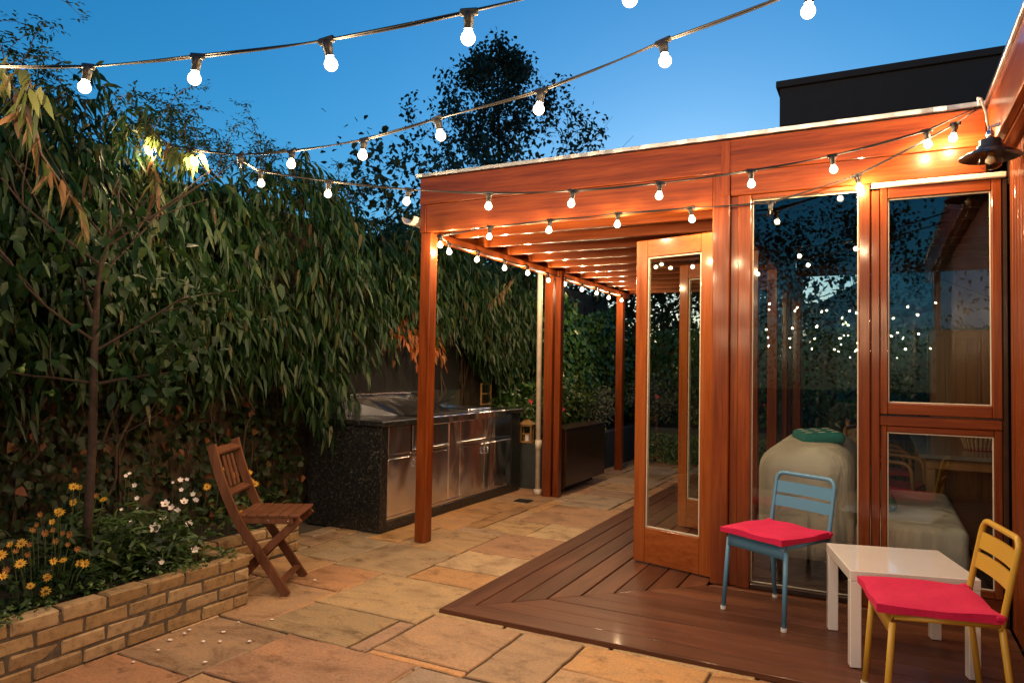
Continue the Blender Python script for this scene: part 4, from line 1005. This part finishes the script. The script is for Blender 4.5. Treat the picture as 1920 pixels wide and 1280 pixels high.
# ---- ivy
M['leaf_ivy_far'] = leafmat('glossy_lit_ivy_leaf', [(0,(.026,.085,.020)), (.6,(.055,.14,.034)), (1,(.11,.19,.05))], rough=.24)  # ivy green raised to stand in for bulb light missing back there
def ivy(label, n, fx, name='ivy', size=(.04, .075), mat='leaf_ivy', nrm=(1, 0, .4), cat='ivy', loc=(0, 0, 0)):
    t = thing(name, label, cat, loc); P = fx(n); D = np.stack([rng.normal(0, .35, n), rng.normal(0, .6, n), U(-1.1, -.1, n)], 1)
    if nrm[1]: D = D[:, [1, 0, 2]]
    me = leaf_mesh('foliage', P, D+np.array(nrm)*.25, U(*size, n), U(size[0]*.42, size[1]*.48, n), mat, droop=.15, fold=.18, prof=((.22, 1.), (.55, .72)), nrm=np.tile(np.array(nrm, float), (n, 1)))
    tag(obj('foliage', me, t), kind='stuff')
    mb = MB()
    for k in range(26):
        i = rnd.randrange(n); j = int(np.argmin(np.abs(P[:, 1]-P[i, 1])+np.abs(P[:, 0]-P[i, 0])*.5+np.where(np.abs(P[:, 2]-P[i, 2]) > .3, 0, 5))); mb.tube(vine(P[i], P[j], 5, .03), .004, 4)
    part('stem', mb, 'stem_dark', t)['kind'] = 'stuff'; return t
def f1(n): y = U(.3, 4.75, n); z = U(.15, 1.75, n); return np.stack([-4.62+.12*vnoise(y, z, 1.5, 2)+U(-.10, .10, n), y, z], 1)
ivy('dim small leaved ivy on the garden wall behind the folding chair', 5200, f1, loc=(-4.6, 3, .2))
def f2(n): y = U(8.1, 12.9, n); z = .6+(1.75+.12*np.sin(y*2.3))*U(0, 1, n); return np.stack([-4.28+.30*np.clip((y-8.3)/.8, 0, 1)+.12*vnoise(y, z, 1.3, 5)+U(-.14, .10, n), y, z], 1)
ivy('glossy ivy hedge coloured as if bulb lit on the wall beyond the outdoor kitchen', 8800, f2, size=(.06, .10), mat='leaf_ivy_far', loc=(-4.6, 10, .5))
def f3(n): x = U(-4.5, 3.2, n); z = .4+1.75*U(0, 1, n); return np.stack([x, 12.86+.14*vnoise(x, z, 1.3, 3)+U(-.1, .08, n), z], 1)
ivy('glossy ivy hedge across the rear boundary wall', 8200, f3, size=(.06, .10), mat='leaf_ivy_far', nrm=(0, -1, .4), loc=(-2, 12.9, .4))
def f4(n): return np.stack([U(-3.25, 1.8, n), U(10.55, 11.0, n), .02+.42*U(0, 1, n)], 1)
ivy('low clipped box hedge in front of the rear grey planter', 6500, f4, name='box_hedge', size=(.022, .04), mat='leaf_shrub', nrm=(0, -1, .8), cat='hedge', loc=(-1, 10.8, 0))

# ---- trees
def crown_pts(tips, n, sp):
    T = np.array(tips); return T[rng.integers(0, len(T), n)]+rng.normal(0, sp, (n, 3))
def tree(name, label, base, h, spread, mat, nleaf, Ll, wl_, sp, cone=True, group=None, first=.35, depth=2, nb=26, rad=None):
    t = thing(name, label, 'tree', base, group=group); b = Vector(base); mb = MB(); n = 10; rad = rad or h*.014
    tr = [b+Vector((rnd.uniform(-.02, .02)*h*(k/n), rnd.uniform(-.02, .02)*h*(k/n), h*k/n)) for k in range(n+1)]
    part('trunk', MB().tube(tr, [rad*(1-.85*k/n) for k in range(n+1)], 8), 'bark', t, smooth=True); tips = []
    for k in range(nb):
        s = first+(1-first)*(k+.5)/nb; p = b.lerp(tr[-1], 0); i = min(n-1, int(s*n)); p = tr[i].lerp(tr[i+1], s*n-i); a = k*2.4+rnd.uniform(-.4, .4)
        L = spread*((1-s)/(1-first)*.85+.15 if cone else math.sin(PI*min(1, max(.12, (s-first)/(1-first)*.9+.1))))*rnd.uniform(.7, 1.15)
        branchy(mb, p, (math.cos(a), math.sin(a), rnd.uniform(.5, 1.1) if cone else rnd.uniform(.15, .75)), L, rad*.32*(1.1-s), depth, .25, tips, 2)
    part('branches', mb, 'bark', t)['kind'] = 'stuff'
    P = crown_pts(tips, nleaf, sp)
    if cone: P = P[np.hypot(P[:, 0]-base[0], P[:, 1]-base[1]) < spread*1.12]
    nleaf = len(P); D = rng.normal(0, 1, (nleaf, 3))+np.array([0, 0, -.4])
    tag(obj('crown', leaf_mesh('crown', P, D, U(*Ll, nleaf), U(*wl_, nleaf), mat, droop=.15, prof=((.35, 1.), (.7, .7))), t), kind='stuff'); return t
tree('birch_tree', 'airy pointed birch tree rising above the pergola roof', (-8.75, 16, -.07), 9.3, 2.5, 'leaf_birch', 9000, (.09, .15), (.03, .05), .13, first=.42, nb=34)
tree('garden_tree', 'dark rounded tree behind the rear ivy wall beside the pergola', (-4.2, 15.2, -.07), 4.2, 1.9, 'leaf_dark', 9000, (.09, .15), (.03, .055), .22, cone=False, first=.2)
tree('garden_tree', 'dark tree seen through the garden room beside the pale house', (-2.2, 16.5, -.07), 4.9, 2.2, 'leaf_dark', 9500, (.10, .17), (.035, .06), .25, cone=False, first=.2)
tree('garden_tree', 'reddish leaved tree seen through the room above the cupboard', (2.7, 14.2, -.07), 4.2, 1.7, 'leaf_dark', 3600, (.09, .15), (.02, .035), .2, cone=False, first=.3)
for (bx, by, hh, lab) in ((-3.2, -10.8, 4.9, 'added broad garden tree mirrored in the tall window beside the corner post'), (-.3, -11.6, 5.4, 'added taller garden tree mirrored in the window glass'), (3.0, -10.6, 4.4, 'added garden tree mirrored in the casement')):  # unseen trees behind the camera, added to darken the window reflections
    tree('garden_tree', lab, (bx, by, -.07), hh, 2.1, 'leaf_dark', 4200, (.08, .14), (.03, .05), .3, cone=False, first=.15, nb=18, group='added trees mirrored in the windows')
tree('garden_tree', 'dark tree above the ivy wall beyond the kitchen end', (-5.9, 10.2, -.07), 4.0, 1.7, 'leaf_dark', 8000, (.08, .14), (.03, .05), .25, cone=False, first=.2)
tree('garden_tree', 'dark tree at the far corner of the ivy wall', (-5.9, 13.9, -.07), 4.4, 2.0, 'leaf_dark', 9000, (.08, .14), (.03, .05), .25, cone=False, first=.2)
# plum tree in the raised bed
pt = thing('plum_tree', 'young plum tree with green fruit in the brick raised bed', 'tree', (-3.72, 2.36, .22))
tr = [(-3.72, 2.36, .2), (-3.715, 2.362, .6), (-3.70, 2.36, 1.0), (-3.705, 2.355, 1.4), (-3.695, 2.35, 1.8), (-3.66, 2.38, 2.05), (-3.68, 2.4, 2.18)]
part('trunk', MB().tube(tr, [.026, .024, .022, .019, .015, .010, .005], 10), 'bark', pt, smooth=True)
mb = MB(); tips = []
for (p, d, L, r) in (((-3.70, 2.36, 1.27), (.75, .35, .25), .36, .010), ((-3.70, 2.36, 1.28), (-.7, -.4, .12), .40, .008), ((-3.70, 2.36, 1.45), (.3, .7, .5), .5, .008), ((-3.7, 2.35, 1.6), (-.6, .3, .7), .6, .010), ((-3.7, 2.35, 1.65), (.5, -.1, .7), .55, .010), ((-3.69, 2.35, 1.8), (.2, .7, .7), .6, .008), ((-3.68, 2.36, 1.9), (-.4, -.6, .6), .6, .008), ((-3.67, 2.37, 2.0), (.5, .4, .5), .5, .007), ((-3.7, 2.35, 1.5), (-.2, -.8, .5), .6, .008), ((-3.7, 2.36, .95), (.6, .4, .25), .3, .005), ((-3.7, 2.36, 1.75), (-.9, .3, .3), .6, .008), ((-3.68, 2.37, 2.05), (0, -.4, .5), .5, .006)):
    branchy(mb, p, d, L, r, 1, .22, tips, 3)
part('branches', mb, 'bark', pt)['kind'] = 'stuff'
tips = [q for q in tips if q[2] > 1.15]
n = 1700; P = crown_pts(tips, n, .13); P = P[(P[:, 2] > 1.2) & (P[:, 2] < 2.12+.12*np.sin(9*P[:, 1]))]; n = len(P)
tag(obj('crown', leaf_mesh('crown', P, rng.normal(0, .8, (n, 3))+np.array([.1, 0, -.35]), U(.055, .10, n), U(.017, .028, n), 'leaf_plum', droop=.2, prof=((.32, 1.), (.7, .75))), pt), kind='stuff')
for (dx, dy, z) in ((-.33, -.20, 1.335), (-.29, -.21, 1.34), (-.31, -.18, 1.36), (-.20, -.10, 1.22)):
    part('plum', MB().lathe([(.016*math.sin(a), z-.016*math.cos(a)*1.15) for a in [PI*k/8 for k in range(9)]], (-3.70+dx, 2.36+dy, 0), 12), 'plum', pt, smooth=True)

# ---- flowering plants
def tuft(P0, n, h, lean, Lr, W, mat, name, parent):
    c = np.array(P0); base = c+np.stack([rng.normal(0, lean*.35, n), rng.normal(0, lean*.35, n), U(0, h, n)], 1); D = np.stack([rng.normal(0, .8, n), rng.normal(0, .8, n), U(-.2, 1, n)], 1)
    tag(obj(name, leaf_mesh(name, base, D, U(*Lr, n), U(*W, n), mat, droop=.3), parent), kind='stuff')
def daisy_mesh(mat, r, npet, cup):
    mb = MB()
    for k in range(npet):
        a = 2*PI*k/npet+rnd.uniform(-.12, .12); ca, sa = math.cos(a), math.sin(a); l_ = r*rnd.uniform(.85, 1.1); wv = r*.15
        pts = [(.12*r, .5*wv, 0), (.6*l_, wv, cup*r*.5), (l_, .25*wv, cup*r*rnd.uniform(.3, 1))]; V = []
        for (d, w_, z_) in pts: V += [(ca*d-sa*w_, sa*d+ca*w_, z_), (ca*d+sa*w_, sa*d-ca*w_, z_)]
        mb.add(V, [(0, 1, 3, 2), (2, 3, 5, 4)])
    return mb.mesh('petals', M[mat])
EYE = MB().lathe([(0, .004), (.005, .003), (.007, 0), (.0, -.002)], n=8).mesh('flower_eye', M['flower_eye'], True)
DSY = [daisy_mesh('petal_yellow', .025, 12, .15), daisy_mesh('petal_yellow', .020, 11, .4), daisy_mesh('petal_amber', .017, 10, .9)]
def flower(parent, me, p, nrm, s=1., eye=True):
    o = bpy.data.objects.new('flower', me); col.objects.link(o); o.parent = parent; o.location = Vector(p)-parent.location; o.rotation_euler = Vector(nrm).to_track_quat('Z', 'X').to_euler(); o.scale = (s, s, s)
    if eye: e_ = bpy.data.objects.new('flower_eye', EYE); col.objects.link(e_); e_.parent = o
def unp(x, y, X):
    d = r2*((x-960)/FPX)-u2*((y-640)/FPX)+fw; return Vector((0, 0, 1.4))+d*(X/d.x)
yel = [(40,1018,-3.42,0),(85,1108,-3.36,0),(57,1098,-3.38,0),(88,1082,-3.42,0),(38,1056,-3.40,0),(20,1020,-3.40,1),(55,1022,-3.45,2),(150,1055,-3.48,1),(160,1056,-3.45,1),(112,960,-3.62,0),(108,958,-3.62,1),(75,965,-3.62,2),(98,978,-3.60,1),(138,912,-3.80,0),(138,942,-3.80,1),(150,914,-3.82,1),(194,936,-3.82,0),(180,930,-3.85,2),(100,995,-3.55,2),(118,1000,-3.55,2),(60,995,-3.58,2),(85,1000,-3.55,2),(128,1022,-3.48,2),(118,1050,-3.45,0),(100,1052,-3.44,1),(0,1040,-3.45,0),(5,1080,-3.40,1),(12,1070,-3.42,2),(30,1035,-3.42,2),(70,985,-3.58,2),(105,1015,-3.5,2),(132,1002,-3.52,2),(145,1030,-3.48,2),(52,1040,-3.44,2)]
groups_ = ((0, 9, 'clump of bright yellow daisies leaning over the brick bed edge', (-3.42, 1.95, .23)), (9, 18, 'taller yellow daisies beside the plum tree trunk', (-3.72, 2.25, .23)), (18, 34, 'clump of fading amber daisies deeper in the brick bed', (-3.55, 2.05, .23)))
for (a, b, lab, base) in groups_:
    t = thing('daisy_plant', lab, 'flowers', base, group='yellow daisies in the raised bed'); mb = MB(); c = Vector(base); loc = []
    for (x, y, X, kd) in yel[a:b]:
        p = unp(x, y, X); loc.append(p); q = Vector((p.x*.6+c.x*.4-.02, p.y*.6+c.y*.4+.02, .22)); mb.tube([q, q.lerp(p, .6)+Vector((0, 0, .03)), p], .0022, 5)
        flower(t, DSY[kd], p, (rnd.uniform(.2, 1), rnd.uniform(-1, -.1), rnd.uniform(.3, 1)), rnd.uniform(.8, 1.15))
    part('stems', mb, 'stem_green', t)['kind'] = 'stuff'
    for p in loc[::2]: tuft((p.x-.03, p.y+.05, .26), 26, max(.05, p.z-.36), .18, (.04, .08), (.008, .014), 'leaf_plum', 'leaves', t)
t = thing('daisy_plant', 'single yellow daisies behind the folding chair back', 'flowers', (-4.1, 3.5, .16), group='yellow daisies in the raised bed'); mb = MB()
for (x, y, X) in ((478,907,-3.98),(466,886,-4.05),(440,890,-4.0),(413,880,-4.05),(452,962,-3.98),(470,902,-3.99),(388,912,-3.95)):
    p = unp(x, y, X); q = Vector((p.x-.05, p.y, .15)); mb.tube([q, q.lerp(p, .6), p], .002, 5); flower(t, DSY[0], p, (1, rnd.uniform(-1, -.3), .4), 1.1)
part('stems', mb, 'stem_green', t)['kind'] = 'stuff'
for yy in (3.2, 3.5, 3.8, 4.0): tuft((-4.15, yy, .18), 60, .22, .3, (.05, .10), (.007, .013), 'leaf_shrub', 'leaves', t)
# white flowers
WH = []
for k in range(2):
    mb = MB()
    for j in range(5):
        a = 2*PI*j/5; ca, sa = math.cos(a), math.sin(a); r = .015+.003*k; V = [(0, 0, 0), (ca*r*.6-sa*r*.5, sa*r*.6+ca*r*.5, .004), (ca*r*.6+sa*r*.5, sa*r*.6-ca*r*.5, .004), (ca*r*1.1-sa*r*.25, sa*r*1.1+ca*r*.25, .010), (ca*r*1.1+sa*r*.25, sa*r*1.1-ca*r*.25, .010)]
        mb.add(V, [(0, 2, 1), (1, 2, 4, 3)])
    WH.append(mb.mesh('petals', M['petal_white']))
wt = [(291,990,-3.60,1.5),(345,941,-3.80,1.4),(310,945,-3.82,1.3),(322,952,-3.82,1.2),(333,958,-3.8,1.1),(356,982,-3.62,1.2),(366,1030,-3.45,1.1),(253,909,-4.05,.9),(236,892,-4.1,.6),(243,888,-4.1,.6),(338,900,-3.95,.9),(350,899,-3.95,.7),(362,926,-3.85,.8),(366,937,-3.82,.9),(340,918,-3.9,.7),(247,978,-3.7,.8),(257,934,-3.95,.7),(305,972,-3.7,1.),(303,1054,-3.42,.8),(282,1025,-3.5,.5),(258,952,-3.9,.6),(228,955,-3.85,.6),(325,904,-3.95,.6),(368,938,-3.85,.8)]
t = thing('white_flower_plant', 'leafy plant dotted with white blooms in the brick bed', 'flowers', (-3.75, 2.75, .23)); mb = MB()
for (x, y, X, s) in wt:
    p = unp(x, y, X); q = Vector((p.x-.04, p.y+.02, .23)); mb.tube([q, q.lerp(p, .6), p], .002, 5); flower(t, WH[rnd.randint(0, 1)], p, (rnd.uniform(.3, 1), rnd.uniform(-1, -.2), rnd.uniform(.2, .9)), s, eye=s > 1.2)
part('stems', mb, 'stem_green', t)['kind'] = 'stuff'
for k in range(34): tuft((rnd.uniform(-4.1, -3.48), rnd.uniform(2.3, 2.92), .24), 60, rnd.uniform(.1, .34), .2, (.06, .12), (.006, .011), 'leaf_shrub', 'leaves', t)
for k in range(5): tuft((-3.48-rnd.uniform(0, .2), 2.3+.13*k, .27), 3, .08, .05, (.12, .17), (.022, .03), 'leaf_plum', 'broad_leaves', t)
# trailing mat on the brick rim
t = thing('creeping_plant', 'small creeping plant spilling over the brick rim', 'ground cover', (-3.38, 2.5, .27)); 
for k in range(17):
    yy = rnd.uniform(1.25, 3.0); tuft((-3.37+rnd.uniform(-.03, .06), yy, .292), 42, .03, .12, (.015, .032), (.006, .010), 'leaf_shrub', 'leaves', t)
# beds filler
t = thing('bed_foliage', 'dark low leaves filling the raised bed under the plum tree', 'ground cover', (-4.2, 2, .23))
for k in range(30): tuft((rnd.uniform(-4.6, -3.5), rnd.uniform(.6, 2.9), .24), 45, .28, .25, (.06, .11), (.010, .018), 'leaf_dark', 'leaves', t)
# shrubs in the grey planter
def shrub(label, loc, n, rx, h, mat, Lr, W, blooms=0, bm='petal_pink', grp=None):
    t = thing('shrub', label, 'shrub', loc, group=grp); mb = MB(); tips = []
    for k in range(9): branchy(mb, loc, (rnd.uniform(-1, 1), rnd.uniform(-1, 1), 1.1), h*.75, .008, 1, .3, tips, 3)
    part('stem', mb, 'stem_dark', t)['kind'] = 'stuff'
    P = crown_pts(tips, n, rx*.22); P[:, 2] = np.maximum(P[:, 2], loc[2]+.02)
    tag(obj('foliage', leaf_mesh('foliage', P, rng.normal(0, .8, (n, 3))+np.array([0, 0, .2]), U(*Lr, n), U(*W, n), mat, droop=.2), t), kind='stuff')
    me = daisy_mesh(bm, .035, 9, .7)
    for k in range(blooms):
        p = Vector(tips[rnd.randrange(len(tips))]); flower(t, me, p+Vector((.10, -.10, .06)), (.6, -.8, .4), 1., False)
shrub('green shrub with pink blooms in the grey planter', (-3.8, 8.35, .47), 900, .35, .60, 'leaf_shrub', (.05, .09), (.014, .024), 6)
shrub('taller green shrub beside the ivy in the grey planter', (-4.0, 9.2, .47), 1000, .4, .75, 'leaf_shrub', (.05, .09), (.014, .022), 2)
shrub('silvery leaved shrub in the grey planter', (-3.8, 10.0, .47), 1400, .35, .55, 'leaf_silver', (.04, .07), (.008, .014))
shrub('pale silvery shrub where the grey planter turns', (-3.4, 11.6, .45), 1400, .4, .65, 'leaf_silver', (.04, .07), (.008, .014), 1)
shrub('loose light green shrub in the cross planter', (-2.5, 11.7, .45), 1100, .45, .95, 'leaf_shrub', (.06, .11), (.010, .016), 3)
shrub('low green shrub beside the wooden lantern', (-4.0, 7.9, .47), 800, .3, .45, 'leaf_shrub', (.04, .08), (.012, .02), 2)
shrub('bushy green shrub behind the garden room doors', (-1.4, 11.8, .45), 1100, .45, .8, 'leaf_shrub', (.05, .09), (.014, .022), 2)
# fallen petals on the paving
for (x, y) in ((355,1180),(381,1202),(413,1202),(468,1202),(419,1184),(447,1166),(510,1161),(346,1187),(319,1199),(297,1218),(385,1241),(250,1241),(590,1087)):
    d = r2*((x-960)/FPX)-u2*((y-640)/FPX)+fw; p = Vector((0, 0, 1.4))+d*(-1.394/d.z); a = rnd.uniform(0, 6); r = rnd.uniform(.010, .017); V = [(r*math.cos(a+k*PI/3)*(1 if k % 2 else .8), r*.7*math.sin(a+k*PI/3), rnd.uniform(0, .004)) for k in range(6)]
    V += [(v[0], v[1], v[2]+.0015) for v in V]
    o = part('fallen_petal', MB().add(V, [(5, 4, 3, 2, 1, 0), (6, 7, 8, 9, 10, 11)]+[(k, (k+1) % 6, 6+(k+1) % 6, 6+k) for k in range(6)]), 'petal_white', None); o.location = (p.x, p.y, .006)
    tag(o, 'white petal fallen on the paving beside the brick bed', 'petal', 'fallen petals')
